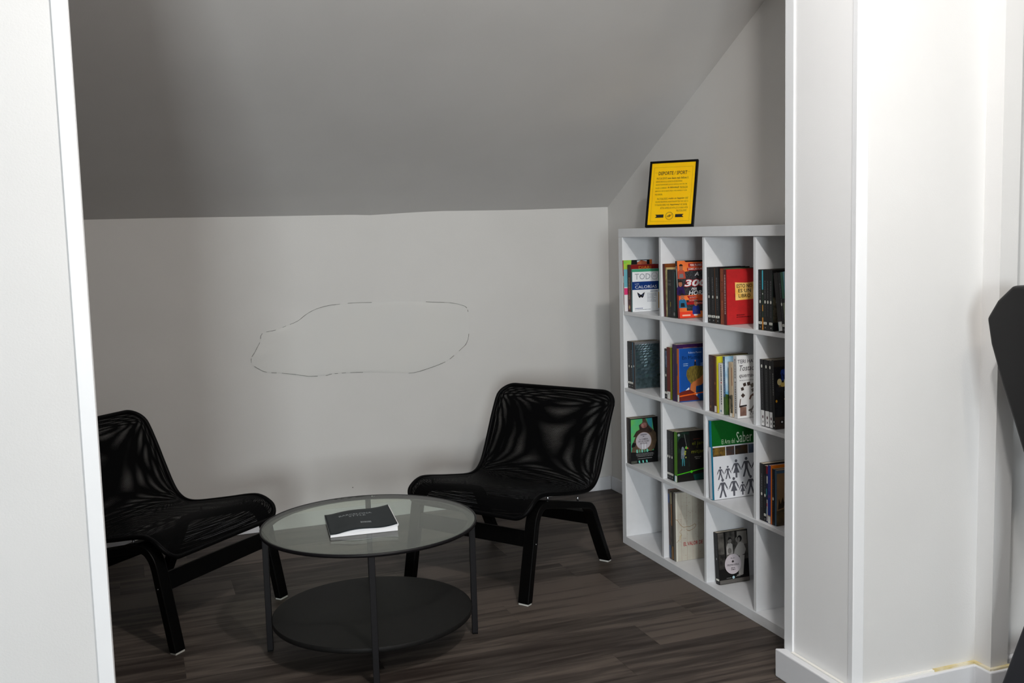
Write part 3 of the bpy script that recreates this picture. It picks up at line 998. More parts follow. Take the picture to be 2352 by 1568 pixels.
def book(label, r, c, gap, th, h, dep=0.14, s=0.012, lean=0.0, cover=(20, 20, 22), spine=None, pages=None, hard=False, group=None, name='book'):
    """stands in compartment (row r, column c): gap from the compartment's far side, setback s from the front"""
    root = empty(name, (X0 + s, Y0 - UL[c] - gap, ZS[r] + 0.0008), (-math.radians(lean), 0, 0))
    tag(root, label, 'book', group)
    root['th'] = th; root['h'] = h; root['dep'] = dep
    mc = cover if isinstance(cover, bpy.types.Material) else pm(*cover)
    ms = mc if spine is None else (spine if isinstance(spine, bpy.types.Material) else pm(*spine))
    t = 0.0025 if hard else BT_
    ov = 0.003 if hard else 0.0006
    co = boxes('cover', [(t + 0.0001, dep, -t, 0, 0, h), (t + 0.0001, dep, -th, -th + t, 0, h)], mc, root)
    if hard and th > 0.015:
        pts = [(0.0, 0.0)]
        n = 8
        pts = [(-0.006 * math.sin(math.pi * k / n) + t, -th * k / n) for k in range(n + 1)]
        pts2 = [(t + 0.0008, -th), (t + 0.0008, 0)]
        so = prism('spine', pts + pts2, 'z', 0, h, ms, root)
    else:
        so = box('spine', 0, t, -th, 0, 0, h, ms, root)
    box('pages', t + 0.0002, dep - ov, -th + t, -t, ov, h - ov, pages or M_paper, root)
    PARTS[root.name] = (co, so)
    return root

def cprint(b, items, name='cover_print'):
    return art(name, PARTS[b.name][0], 'cover', b['th'], items)

def sprint(b, items, name='spine_print', d=0.0):
    return art(name, PARTS[b.name][1], 'spine', d, items)

def ctext(b, s, a, bb_, w, h, m, **k):
    return text(s, PARTS[b.name][0], 'cover', b['th'] + (0.00135 if k.pop('lift', 0) == 0.0085 else 0.0012), a, bb_, w, h, m, **k)

def dashes(b, z0, z1, m, a=None, w=0.0035, rnd=random.Random(11)):
    """a line of unreadable small print running down a spine"""
    a = b['th'] * 0.5 if a is None else a
    it, z = [], z1
    while z > z0:
        l = rnd.uniform(0.003, 0.009)
        it.append((m, rect(a - w / 2, z - l, a + w / 2, z)))
        z -= l + rnd.uniform(0.0012, 0.003)
    return it

def lines(m, a0, a1, b_top, n, step, h, rnd=random.Random(4), right=False, center=False):
    """rows of small print on a cover"""
    it = []
    for i in range(n):
        w = (a1 - a0) * rnd.uniform(0.65, 1.0)
        s0 = a1 - w if right else ((a0 + a1) / 2 - w / 2 if center else a0)
        x = s0
        while x < s0 + w:
            l = min(rnd.uniform(0.003, 0.009), s0 + w - x)
            it.append((m, rect(x, b_top - i * step, x + l, b_top - i * step + h)))
            x += l + 0.0014
    return it

WHITE, OFFW, GREY = pm(240, 240, 240), pm(225, 225, 220), pm(150, 150, 150)
BLACK = pm(12, 12, 14)
LBL = pm(235, 235, 225)

def black_series(label, r, c, gap, th, h=0.216, group=None, lean=0.0, s=0.013, sticker=True, dot=0.47, accent=None, white_foot=False, dep=0.14):
    b = book(label, r, c, gap, th, h, dep, s, lean, cover=(17, 17, 19), group=group)
    it = dashes(b, h * (dot + 0.05), h * 0.82, pm(105, 105, 108), w=th * 0.16) + dashes(b, h * 0.24, h * (dot - 0.05), pm(80, 80, 82), w=th * 0.12)
    if accent:
        it.append((pm(*accent), rect(0.0003, 0.001, 0.0022, h - 0.001)))
    if dot:
        it.append((LBL, circ(th / 2, h * dot, min(0.0042, th * .3), 0.0062, 14)))
    if white_foot:
        it.append((WHITE, rect(0.0004, 0.002, th - 0.0004, 0.058)))
        it.append((pm(90, 60, 70), circ(th / 2, 0.034, 0.004, 0.006, 10)))
        it.append((BLACK, line((th * .3, 0.012), (th * .7, 0.02), 0.0016)))
        it.append((BLACK, line((th * .7, 0.012), (th * .3, 0.02), 0.0016)))
    elif sticker:
        it.append((LBL, rect(0.0006, 0.021, th - 0.0006, 0.030)))
        it.append((pm(150, 150, 150), rect(th * .35, 0.0235, th * .7, 0.0275)))
        it.append((pm(170, 170, 170), rect(th * .42, 0.008, th * .62, 0.012)))
    sprint(b, it)
    return b

# ---- top row, farthest compartment
b = book('thin picture book with pink and green cover behind the others, top row, farthest compartment', 0, 0, 0.009, 0.0095, 0.231, 0.145, -0.001, 1.5, cover=(205, 222, 226), spine=(214, 214, 210))
sprint(b, [(pm(190, 60, 62), rect(0.0, 0.16, 0.0095, 0.231)), (pm(170, 40, 45), rect(0.003, 0.03, 0.0065, 0.13))])
cprint(b, [(mat('green_blue_art', lin((120, 205, 70)), 0.5, rgb2=lin((190, 200, 60)), nscale=60), rect(0, 0.19, 0.05, 0.231)),
           (pm(110, 175, 190), rect(0, 0.11, 0.05, 0.19)), (pm(225, 60, 120), rect(0, 0.075, 0.05, 0.105)), (pm(235, 232, 236), rect(0, 0, 0.05, 0.075)),
           (pm(20, 16, 20), [(0.035, 0.18), (0.075, 0.18), (0.068, 0.228), (0.04, 0.228)]),
           (mat('orange_face', lin((205, 110, 70)), 0.5, rgb2=lin((170, 80, 55)), nscale=40), [(0.06, 0.18), (0.125, 0.18), (0.12, 0.222), (0.09, 0.229), (0.07, 0.22)]),
           (pm(20, 16, 20), rect(0.118, 0.18, 0.132, 0.231)), (pm(215, 110, 45), rect(0.132, 0.18, 0.145, 0.231)), (pm(20, 16, 20), rect(0.04, 0.228, 0.13, 0.231))])
b = book('dark red hardback with gold lettering peeking over the white book, top row, farthest compartment', 0, 0, 0.0225, 0.032, 0.211, 0.14, 0.0135, 0, cover=(128, 18, 18), spine=mat('ornate_red_spine', lin((95, 18, 18)), 0.5, rgb2=lin((40, 10, 10)), nscale=90))
sprint(b, [(pm(50, 10, 10), rect(0.004, 0.05, 0.028, 0.16)), (mat('gold_foil', lin((170, 120, 70)), 0.4, rgb2=lin((60, 30, 20)), nscale=150), rect(0.009, 0.055, 0.023, 0.155)), (pm(220, 190, 120), circ(0.016, 0.02, 0.007, 0.011, 4))])
ctext(b, 'DIARI', 0.040, 0.1915, 0.062, 0.0125, pm(200, 130, 40), lift=0.0002)
b = book('white paperback with a blue title band and a black butterfly, top row, farthest compartment', 0, 0, 0.0560, 0.0095, 0.1915, 0.136, 0.0135, -0.5, cover=(242, 243, 245), spine=(70, 120, 120))
h_, w_ = 0.1915, 0.136
it = [(pm(66, 160, 120), rect(0, h_ * 0.935, w_, h_)), (pm(66, 160, 120), rect(w_ - 0.0025, 0.09, w_, h_)), (pm(10, 52, 120), rect(0, h_ * 0.515, w_ - 0.0025, h_ * 0.705)), (pm(215, 165, 80), rect(w_ - 0.004, 0.012, w_, 0.085))]
for cx, sgn in ((0.044, -1), (0.044, 1)):
    it.append((BLACK, [(cx, 0.075), (cx + sgn * 0.019, 0.088), (cx + sgn * 0.016, 0.076), (cx + sgn * 0.012, 0.066), (cx + sgn * 0.006, 0.061), (cx, 0.067)]))
    it.append((pm(70, 85, 120), circ(cx + sgn * 0.009, 0.0745, 0.003, 0.004, 8)))
it += lines(pm(40, 60, 110), 0.078, 0.128, 0.0885, 1, 0.004, 0.0028, right=True)
it += lines(pm(120, 125, 140), 0.076, 0.126, 0.080, 8, 0.0053, 0.0019)
it += lines(pm(30, 60, 120), 0.014, 0.072, 0.013, 1, 0.004, 0.0032) + lines(pm(120, 125, 135), 0.014, 0.125, 0.0075, 1, 0.004, 0.0022)
for q in ring(0.1135, h_ * 0.825, 0.0162, 0.0012):
    it.append((pm(120, 122, 128), q))
it += lines(pm(100, 102, 108), 0.107, 0.120, h_ * 0.818, 1, 0.004, 0.002)
cprint(b, it)
ctext(b, 'TOD', 0.013, h_ * 0.755, 0.078, 0.0265, pm(160, 162, 168), lift=0.011)
ctext(b, 'LAS', 0.014, h_ * 0.637, 0.020, 0.0065, pm(205, 215, 235), lift=0.011)
ctext(b, 'CALORÍAS', 0.014, h_ * 0.545, 0.110, 0.0165, WHITE, lift=0.011)

# ---- top row, second compartment
b = book('maroon and brown book leaning against the compartment side, top row, second compartment', 0, 1, 0.0165, 0.0165, 0.222, 0.15, 0.010, 3.2, cover=(118, 62, 22), spine=(88, 22, 30))
b = book('cream spined slim book beside the maroon one, top row, second compartment', 0, 1, 0.034, 0.0095, 0.207, 0.14, 0.010, 2.2, cover=(190, 170, 120), spine=mat('cream_olive', lin((190, 180, 130)), 0.6, rgb2=lin((110, 110, 70)), nscale=40))
b = book('thick black paperback with pale block capitals on its spine, top row, second compartment', 0, 1, 0.0445, 0.0375, 0.199, 0.135, 0.010, 0.0, cover=(18, 18, 20))
sprint(b, dashes(b, 0.02, 0.11, pm(48, 48, 50), w=0.012) + [(pm(150, 140, 40), rect(0.022, 0.045, 0.027, 0.065))])
text('KING', PARTS[b.name][1], 'spine', 0.0015, 0.006, 0.133, 0.026, 0.0105, pm(120, 122, 118))
text('STEPHEN', PARTS[b.name][1], 'spine', 0.0015, 0.006, 0.149, 0.026, 0.008, pm(100, 102, 98))
b = book('slim dark green book next to the thick black paperback, top row, second compartment', 0, 1, 0.0825, 0.026, 0.1985, 0.135, 0.010, 0.0, cover=(24, 36, 34), spine=(22, 28, 30))
sprint(b, [(pm(60, 140, 140), rect(0.0235, 0.03, 0.0258, 0.19)), (pm(120, 120, 120), circ(0.018, 0.016, 0.006, 0.008, 10))])
b = book('orange, red and black paperback with a big racing title, top row, second compartment', 0, 1, 0.1315, 0.0155, 0.236, 0.155, 0.010, 5.0, cover=(226, 84, 42), spine=(16, 14, 16))
h_ = 0.236
ORG = mat('orange_glow', lin((232, 84, 40)), 0.45, rgb2=lin((246, 138, 66)), nscale=14)
CHK = mat('carbon_weave', lin((28, 28, 30)), 0.4, rgb2=lin((70, 70, 74)), nscale=350, detail=0)
RED = pm(176, 28, 30)
sprint(b, [(pm(150, 22, 24), rect(0, 0, 0.0155, 0.115)), (pm(235, 235, 235), rect(0.005, 0.125, 0.0075, 0.215)), (pm(210, 205, 205), rect(0.009, 0.128, 0.011, 0.205))])
it = [(ORG, rect(0, 0, 0.155, h_)), (BLACK, [(0.034, h_), (0.155, h_), (0.155, h_ - 0.008), (0.04, h_ - 0.006)]),
      (CHK, [(0.032, 0.190), (0.052, 0.192), (0.06, 0.198), (0.155, 0.200), (0.155, 0.098), (0.0, 0.092), (0.0, 0.17), (0.03, 0.17)]),
      (CHK, [(0.034, 0.074), (0.155, 0.064), (0.155, 0.024), (0.034, 0.030)]),
      (RED, rect(0.052, 0.209, 0.155, 0.224)), (RED, rect(0.045, 0.194, 0.155, 0.206)),
      (RED, [(0.038, 0.090), (0.080, 0.090), (0.080, 0.079), (0.046, 0.079)]), (RED, rect(0.046, 0.0655, 0.090, 0.0775)), (RED, rect(0.036, 0.054, 0.112, 0.064)),
      (pm(238, 66, 38), rect(0, 0, 0.072, 0.026)), (pm(250, 200, 180), rect(0.012, 0.008, 0.05, 0.014))]
skin, hair = pm(176, 112, 82), pm(34, 26, 22)
for (cx, cb, suit, suit2) in ((0.017, 0.196, (190, 80, 60), (120, 120, 125)), (0.010, 0.130, (48, 28, 84), (30, 20, 60)), (0.016, 0.076, (40, 110, 150), (30, 34, 40)), (0.078, 0.048, (34, 56, 140), (60, 60, 120))):
    it += [(pm(*suit), [(cx - 0.018, cb - 0.034), (cx + 0.020, cb - 0.034), (cx + 0.016, cb - 0.004), (cx + 0.006, cb + 0.004), (cx - 0.006, cb + 0.004), (cx - 0.016, cb - 0.004)]),
           (pm(*suit2), [(cx - 0.010, cb - 0.030), (cx + 0.010, cb - 0.030), (cx + 0.008, cb - 0.014), (cx - 0.008, cb - 0.014)]),
           (skin, circ(cx, cb + 0.011, 0.0085, 0.012, 14)), (hair, [(cx - 0.009, cb + 0.018), (cx + 0.009, cb + 0.018), (cx + 0.007, cb + 0.024), (cx, cb + 0.0265), (cx - 0.007, cb + 0.024)]), (pm(120, 70, 50), rect(cx - 0.005, cb + 0.013, cx - 0.002, cb + 0.0145)), (pm(120, 70, 50), rect(cx + 0.002, cb + 0.013, cx + 0.005, cb + 0.0145)), (pm(130, 66, 56), rect(cx - 0.003, cb + 0.0045, cx + 0.003, cb + 0.006))]
it += [(WHITE, rect(0.066, 0.008, 0.085, 0.014))]
cprint(b, it)
ctext(b, 'PERE FLORES', 0.060, 0.212, 0.054, 0.0090, pm(240, 225, 215), lift=0.008, bold=0.02)
ctext(b, 'DAMIÀ AGUILAR', 0.050, 0.197, 0.066, 0.0090, pm(240, 225, 215), lift=0.008, bold=0.02)
ctext(b, 'A', 0.078, 0.172, 0.020, 0.016, WHITE, lift=0.008, shear=0.25, bold=0.03)
ctext(b, '300', 0.0255, 0.126, 0.110, 0.034, pm(180, 24, 28), lift=0.008, shear=0.22, bold=0.085)
ctext(b, '300', 0.028, 0.129, 0.105, 0.0285, WHITE, lift=0.0085, shear=0.22, bold=0.035)
ctext(b, 'PER', 0.060, 0.113, 0.026, 0.0105, WHITE, lift=0.008, shear=0.25, bold=0.02)
ctext(b, 'HORA', 0.046, 0.093, 0.082, 0.0185, WHITE, lift=0.008, shear=0.22, bold=0.02)
ctext(b, 'ELS PILOTS', 0.050, 0.081, 0.029, 0.0060, pm(240, 215, 205), lift=0.008)
ctext(b, 'DE CATALUNYA', 0.048, 0.0685, 0.040, 0.0060, pm(240, 215, 205), lift=0.008)
ctext(b, 'MOTO', 0.080, 0.0555, 0.028, 0.0070, pm(240, 215, 205), lift=0.008)

# ---- top row, third compartment
G = 'black pocket books, top row'
black_series('black paperback with white spine dot, leftmost in the top row, third compartment', 0, 2, 0.011, 0.0225, lean=2.5, group=G)
black_series('black paperback with white spine dot, second from left in the top row, third compartment', 0, 2, 0.036, 0.0285, lean=2.5, group=G)
black_series('black paperback with an orange-edged spine beside the brown book, top row, third compartment', 0, 2, 0.067, 0.0285, lean=2.5, group=G, accent=(150, 90, 40))
b = book('terracotta spined book between black paperbacks and the red book, top row, third compartment', 0, 2, 0.1005, 0.025, 0.213, 0.14, 0.014, 1.0, cover=(66, 84, 52), spine=mat('terracotta_spine', lin((150, 78, 46)), 0.6, rgb2=lin((130, 62, 36)), nscale=50))
sprint(b, dashes(b, 0.12, 0.165, pm(90, 40, 24), w=0.006) + dashes(b, 0.06, 0.09, pm(190, 120, 80), w=0.004))
b = book('red paperback with a handwritten yellow note on its cover, top row, third compartment', 0, 2, 0.1270, 0.0185, 0.210, 0.14, 0.012, 1.0, cover=mat('red_cover', lin((196, 36, 38)), 0.45, rgb2=lin((180, 32, 34)), nscale=30), spine=(86, 20, 22))
sprint(b, dashes(b, 0.04, 0.19, pm(205, 170, 165), w=0.006))
NOTE = mat('yellow_note', lin((246, 190, 84)), 0.6, rgb2=lin((252, 212, 128)), nscale=45)
cprint(b, [(pm(120, 22, 24), rect(0.0025, 0.0, 0.0035, 0.21)), (NOTE, [(0.040, 0.0915), (0.13, 0.094), (0.13, 0.1605), (0.085, 0.157), (0.039, 0.160)]), (pm(110, 20, 24), rect(0.0365, 0.104, 0.0385, 0.118))]
       + lines(pm(70, 12, 14), 0.044, 0.085, 0.0335, 1, 0.004, 0.0035) + lines(pm(70, 12, 14), 0.044, 0.110, 0.026, 1, 0.004, 0.0030))
for s_, a_, b_, w__ in (('ESTO NO', 0.045, 0.139, 0.069, ), ('ES UN', 0.052, 0.121, 0.056), ('LIBRO', 0.054, 0.1015, 0.052)):
    ctext(b, s_, a_, b_, w__, 0.0135, BLACK, lift=0.006, bold=0.004)

# ---- top row, nearest compartment
black_series('black paperback, leftmost in the top row, nearest compartment', 0, 3, 0.004, 0.0215, lean=0.5, group=G)
b = book('thin book with a cyan, green and orange spine between black paperbacks, top row, nearest compartment', 0, 3, 0.0262, 0.0088, 0.2145, 0.14, 0.013, 0.5, cover=(30, 44, 34), spine=(30, 52, 36))
sprint(b, [(pm(70, 200, 225), rect(0.001, 0.145, 0.0075, 0.2135)), (pm(236, 150, 40), rect(0.0012, 0.001, 0.0075, 0.045)), (pm(220, 150, 50), rect(0.002, 0.068, 0.007, 0.09)), (LBL, circ(0.0045, 0.130, 0.0025, 0.003, 8))])
black_series('black paperback with white sticker right of the thin cyan-spined book, top row, nearest compartment', 0, 3, 0.0355, 0.020, lean=0.5, group=G)
black_series('slim black paperback without sticker in the middle of the top row, nearest compartment', 0, 3, 0.056, 0.0130, lean=0.5, group=G, sticker=False)
b = black_series('black paperback with dark window photos on its cover, top row, nearest compartment', 0, 3, 0.0698, 0.0205, lean=0.5, group=G)
WIN = mat('dark_window_photo', lin((26, 22, 20)), 0.5, rgb2=lin((92, 84, 66)), nscale=70)
cprint(b, [(WIN, rect(0.002, 0.03, 0.135, 0.12)), (pm(40, 60, 52), rect(0.0, 0.0, 0.002, 0.2))] + [(pm(205, 205, 195), rect(0.014, 0.10 + 0.006 * i, 0.024, 0.104 + 0.006 * i)) for i in range(5)])
b = book('dark brown book leaning left with a white sticker at its foot, top row, nearest compartment', 0, 3, 0.1275, 0.0235, 0.208, 0.14, 0.013, 9.0, cover=(30, 26, 25), spine=mat('dark_brown_spine', lin((40, 34, 34)), 0.6, rgb2=lin((30, 26, 26)), nscale=40))
sprint(b, [(WHITE, rect(0.001, 0.004, 0.0225, 0.036)), (pm(110, 160, 160), rect(0.001, 0.002, 0.0035, 0.036))])
black_series('slim black paperback leaning left beside the dark brown book, top row, nearest compartment', 0, 3, 0.1525, 0.0135, h=0.21, lean=9.0, group=G)
b = book('green and olive spined book leaning left, top row, nearest compartment', 0, 3, 0.1675, 0.0135, 0.212, 0.14, 0.013, 9.0, cover=(60, 110, 100), spine=(118, 128, 100))
sprint(b, [(pm(46, 106, 82), rect(0.0, 0.12, 0.0135, 0.212)), (BLACK, rect(0.0, 0.105, 0.0135, 0.12))])
b = book('pale grey-blue book at the right end of the leaning books, top row, nearest compartment', 0, 3, 0.1830, 0.022, 0.214, 0.14, 0.013, 9.0, cover=(30, 30, 32), spine=(124, 158, 164))
sprint(b, [(pm(60, 170, 195), rect(0.0, 0.0, 0.003, 0.214)), (pm(120, 128, 100), rect(0.018, 0.0, 0.022, 0.214))])

# ---- second row, farthest compartment
G2 = 'black pocket books, second row'
black_series('black paperback, leftmost in the second row, farthest compartment', 1, 0, 0.009, 0.0275, h=0.214, lean=1.2, s=0.016, group=G2)
black_series('black paperback, second from left in the second row, farthest compartment', 1, 0, 0.0372, 0.0225, h=0.214, lean=1.2, s=0.016, group=G2, accent=None)
COB = mat('cobblestone_photo', lin((34, 48, 52)), 0.4, rgb2=lin((60, 76, 80)), nscale=60)
b = book('book with a dark wet cobblestone photo on the cover, second row, farthest compartment', 1, 0, 0.0600, 0.0185, 0.2135, 0.145, 0.015, 0.6, cover=(112, 112, 114), spine=(38, 28, 32))
sprint(b, [(pm(60, 170, 215), rect(-0.004 + 0.0045, 0.03, 0.003, 0.2125)), (LBL, circ(0.010, 0.105, 0.003, 0.005, 8))])
it = [(COB, rect(0.003, 0.003, 0.125, 0.203))]
rc = random.Random(21)
for i in range(13):
    zt = 0.198 - i * 0.0095 - i * i * 0.00035
    hh = 0.004 + i * 0.0006
    x = 0.004 + rc.uniform(0, 0.008)
    while x < 0.118 and zt > 0.05:
        ww = rc.uniform(0.007, 0.014) + i * 0.0007
        bright = max(0, 1 - (abs(x - 0.045) / 0.05) - i * 0.075) + rc.uniform(0, 0.18)
        colr = (int(40 + 150 * bright), int(56 + 160 * bright), int(62 + 165 * bright))
        colr = tuple(min(240, 8 * (v // 8)) for v in colr)
        it.append((pm(*colr), [(x, zt), (x + ww, zt + 0.003), (x + ww + 0.003, zt + 0.003 + hh), (x + 0.003, zt + hh)]))
        x += ww + 0.0035
cprint(b, it)

# ---- second row, second compartment
b = black_series('black and blue spined paperback, leftmost in the second row, second compartment', 1, 1, 0.003, 0.0225, h=0.214, lean=0.0, s=0.015, group=G2)
sprint(b, [(mat('blue_night_spine', lin((40, 60, 100)), 0.5, rgb2=lin((110, 130, 150)), nscale=60), rect(0.008, 0.135, 0.022, 0.205))], d=0.0006)
b = book('dark red book with white label at its foot, second row, second compartment', 1, 1, 0.0262, 0.0290, 0.222, 0.15, 0.014, 0.0, cover=(110, 120, 30), spine=(104, 22, 10))
sprint(b, [(OFFW, rect(0.001, 0.002, 0.027, 0.034)), (pm(60, 60, 60), rect(0.010, 0.022, 0.014, 0.026)), (pm(130, 130, 30), rect(0.0268, 0.0, 0.029, 0.222))])
b = book('tall purple hardback, second row, second compartment', 1, 1, 0.0730, 0.0375, 0.239, 0.165, 0.014, 0.0, cover=(58, 22, 78), spine=(52, 22, 72))
sprint(b, dashes(b, 0.05, 0.20, pm(110, 90, 120), a=0.010, w=0.003))
cprint(b, [(mat('orange_sketch', lin((190, 120, 80)), 0.5, rgb2=lin((110, 70, 52)), nscale=60), rect(0.030, 0.17, 0.16, 0.2255)), (pm(44, 26, 60), rect(0.095, 0.17, 0.16, 0.2255)), (pm(190, 120, 80), circ(0.09, 0.205, 0.03, 0.02, 16))])
b = book('blue book with a painted blond boy in profile on its cover, second row, second compartment', 1, 1, 0.1115, 0.0175, 0.2235, 0.155, 0.014, 0.2, cover=(18, 84, 170), spine=(196, 110, 28))
h_ = 0.2235
sprint(b, [(OFFW, rect(0.0012, 0.001, 0.0165, 0.030)), (pm(40, 140, 140), rect(0.0012, 0.001, 0.004, 0.030)), (pm(230, 96, 30), rect(0.0125, 0.031, 0.0172, h_ - 0.001)), (pm(40, 60, 120), rect(0.0, 0.11, 0.004, 0.16))])
BLU = mat('blue_painted', lin((20, 84, 170)), 0.4, rgb2=lin((14, 70, 140)), nscale=6)
HAIR = mat('blond_painted_hair', lin((128, 110, 36)), 0.6, rgb2=lin((88, 74, 22)), nscale=60, stretch=(3, 1, 1))
SKN = pm(196, 112, 60)
it = [(BLU, rect(0.0, 0.0, 0.155, h_)), (pm(30, 96, 205), rect(0.0, 0.03, 0.004, h_)),
      (pm(12, 66, 120), [(0.07, 0.033), (0.155, 0.033), (0.155, 0.08), (0.09, 0.08)]),
      (SKN, [(0.050, 0.035), (0.078, 0.028), (0.080, 0.062), (0.105, 0.066), (0.118, 0.078), (0.120, 0.100), (0.110, 0.118), (0.080, 0.110), (0.058, 0.085), (0.052, 0.06)]),
      (HAIR, [(0.058, 0.072), (0.042, 0.090), (0.034, 0.110), (0.036, 0.130), (0.050, 0.146), (0.075, 0.150), (0.105, 0.146), (0.125, 0.140), (0.128, 0.118), (0.112, 0.108), (0.098, 0.096), (0.085, 0.092), (0.076, 0.084), (0.066, 0.082)]),
      (pm(24, 30, 44), [(0.071, 0.150), (0.082, 0.150), (0.080, 0.166), (0.073, 0.166)]), (SKN, circ(0.077, 0.170, 0.003, 0.004, 8)),
      (WHITE, [(0.020, 0.040), (0.046, 0.060), (0.048, 0.052), (0.034, 0.038)]), (WHITE, [(0.078, 0.038), (0.088, 0.026), (0.084, 0.022), (0.074, 0.030)]),
      (pm(110, 36, 26), [(0.0, 0.004), (0.0, 0.040), (0.020, 0.046), (0.050, 0.050), (0.072, 0.036), (0.082, 0.020), (0.088, 0.016), (0.096, 0.004)]),
      (pm(236, 100, 24), [(0.0, 0.022), (0.155, 0.036), (0.155, 0.0405), (0.0, 0.0275)]), (pm(236, 100, 24), circ(0.074, 0.031, 0.0055, 0.0055, 10)), (pm(12, 60, 110), rect(0.098, 0.0, 0.155, 0.026))]
cprint(b, it)
ctext(b, 'Roberto Piumini', 0.044, 0.2015, 0.062, 0.0075, pm(190, 205, 230), lift=0.005)
ctext(b, "En Mattia i l'avi", 0.015, 0.178, 0.132, 0.0150, pm(8, 34, 70), lift=0.005)
cprint(b, lines(pm(170, 195, 225), 0.020, 0.052, 0.158, 2, 0.0075, 0.0028) + lines(pm(170, 195, 225), 0.102, 0.135, 0.156, 2, 0.0075, 0.0028), 'cover_small_print').location = (0, -0.001, 0)

# ---- second row, third compartment
b = book('thick dark brown hardback, leftmost in the second row, third compartment', 1, 2, 0.007, 0.0370, 0.223, 0.155, 0.019, 1.0, cover=(62, 32, 22), spine=mat('brown_leather', lin((66, 28, 22)), 0.5, rgb2=lin((46, 20, 18)), nscale=60))
sprint(b, dashes(b, 0.04, 0.17, pm(98, 54, 36), a=0.010, w=0.003) + [(pm(150, 110, 40), circ(0.009, 0.018, 0.003, 0.006, 8))])
b = book('brown spined book with a yellow-green cover and white foot label, second row, third compartment', 1, 2, 0.0455, 0.0210, 0.221, 0.15, 0.018, 1.0, cover=(214, 206, 50), spine=(86, 38, 20))
sprint(b, [(OFFW, rect(0.0008, 0.002, 0.016, 0.026)), (pm(212, 204, 50), rect(0.0165, 0.028, 0.021, 0.2205)), (pm(200, 130, 60), rect(0.0165, 0.0, 0.021, 0.027)), (pm(150, 90, 40), circ(0.006, 0.115, 0.0035, 0.006, 8))])
b = book('white spined paperback with a red dot in its title, second row, third compartment', 1, 2, 0.0790, 0.0255, 0.198, 0.135, 0.019, 1.5, cover=(232, 228, 222), spine=(234, 230, 226))
sprint(b, dashes(b, 0.13, 0.19, pm(60, 60, 64), a=0.018, w=0.006) + dashes(b, 0.035, 0.115, pm(90, 92, 96), a=0.017, w=0.006) + [(pm(190, 40, 40), circ(0.018, 0.1225, 0.004, 0.0035, 10)), (pm(60, 120, 150), circ(0.013, 0.012, 0.004, 0.005, 8))])
SKY = mat('sky_photo', lin((110, 178, 216)), 0.45, rgb2=lin((215, 230, 240)), nscale=18)
GRS = mat('grass_photo', lin((70, 100, 30)), 0.5, rgb2=lin((44, 72, 22)), nscale=50)
b = book('paperback with blue sky and green meadow on its cover, second row, third compartment', 1, 2, 0.1060, 0.0150, 0.226, 0.145, 0.022, 1.5, cover=(150, 190, 215), spine=(66, 96, 132))
sprint(b, [(pm(62, 92, 40), rect(0, 0, 0.015, 0.07))] + dashes(b, 0.08, 0.21, pm(140, 160, 180), w=0.004))
cprint(b, [(SKY, rect(0, 0.07, 0.145, 0.226)), (GRS, [(0, 0), (0.145, 0), (0.145, 0.05), (0.07, 0.062), (0, 0.082)]), (pm(40, 80, 70), circ(0.028, 0.072, 0.005, 0.009, 10))])
ctext(b, 'P', 0.020, 0.136, 0.012, 0.026, pm(30, 54, 110), lift=0.001)
b = book('beige spined paperback with a tree picture at its foot, second row, third compartment', 1, 2, 0.1530, 0.0235, 0.210, 0.14, 0.019, 1.8, cover=(196, 176, 148), spine=(200, 180, 152))
sprint(b, [(mat('tree_photo', lin((40, 48, 36)), 0.5, rgb2=lin((120, 110, 90)), nscale=60), rect(0.008, 0.015, 0.0235, 0.085)), (OFFW, rect(0.002, 0.001, 0.016, 0.014)), (pm(150, 90, 50), rect(0.018, 0.12, 0.0228, 0.19)), (pm(52, 54, 40), circ(0.006, 0.075, 0.0055, 0.008, 10)), (pm(60, 60, 44), rect(0.0035, 0.03, 0.0065, 0.07))])
b = book('white paperback with cursive title and a toaster picture, second row, third compartment', 1, 2, 0.1850, 0.0215, 0.237, 0.16, 0.019, 1.6, cover=(232, 230, 228), spine=(206, 204, 202), pages=M_paper_white)
sprint(b, dashes(b, 0.155, 0.225, pm(120, 112, 112), w=0.006) + dashes(b, 0.025, 0.14, pm(96, 92, 92), w=0.007))
TOAST, TD = pm(66, 52, 46), pm(36, 26, 24)
it = [(mat('toaster_photo', lin((140, 106, 92)), 0.5, rgb2=lin((110, 80, 68)), nscale=30), rect(0.012, 0.008, 0.040, 0.042)), (TD, [(0.008, 0.041), (0.042, 0.044), (0.042, 0.050), (0.012, 0.048)]), (pm(96, 70, 62), [(0.008, 0.043), (0.012, 0.044), (0.017, 0.074), (0.013, 0.073)])]
for (cx, cb, rr, an) in ((0.026, 0.086, 0.0095, 0.785), (0.024, 0.111, 0.0085, 0.25), (0.034, 0.127, 0.009, 0.3), (0.052, 0.129, 0.0095, 0.2), (0.068, 0.122, 0.0105, 0.5), (0.070, 0.104, 0.009, 0.3)):
    it.append((TOAST if cx < 0.06 else pm(120, 110, 98), [(cx + rr * math.cos(an + math.pi / 4 + k * math.pi / 2), cb + rr * math.sin(an + math.pi / 4 + k * math.pi / 2)) for k in range(4)]))
it += [(pm(110, 78, 66), [(0.052, 0.070), (0.058, 0.084), (0.072, 0.092), (0.082, 0.088), (0.082, 0.080), (0.066, 0.082), (0.058, 0.068)]), (pm(120, 112, 106), [(0.048, 0.030), (0.062, 0.034), (0.080, 0.058), (0.080, 0.048), (0.064, 0.026), (0.050, 0.024)]), (pm(120, 112, 106), [(0.058, 0.020), (0.063, 0.020), (0.066, 0.034), (0.061, 0.034)])]
it += lines(pm(130, 128, 128), 0.012, 0.085, 0.142, 1, 0.004, 0.0022) + lines(pm(90, 88, 88), 0.050, 0.10, 0.018, 2, 0.006, 0.0028, right=True)
cprint(b, it)
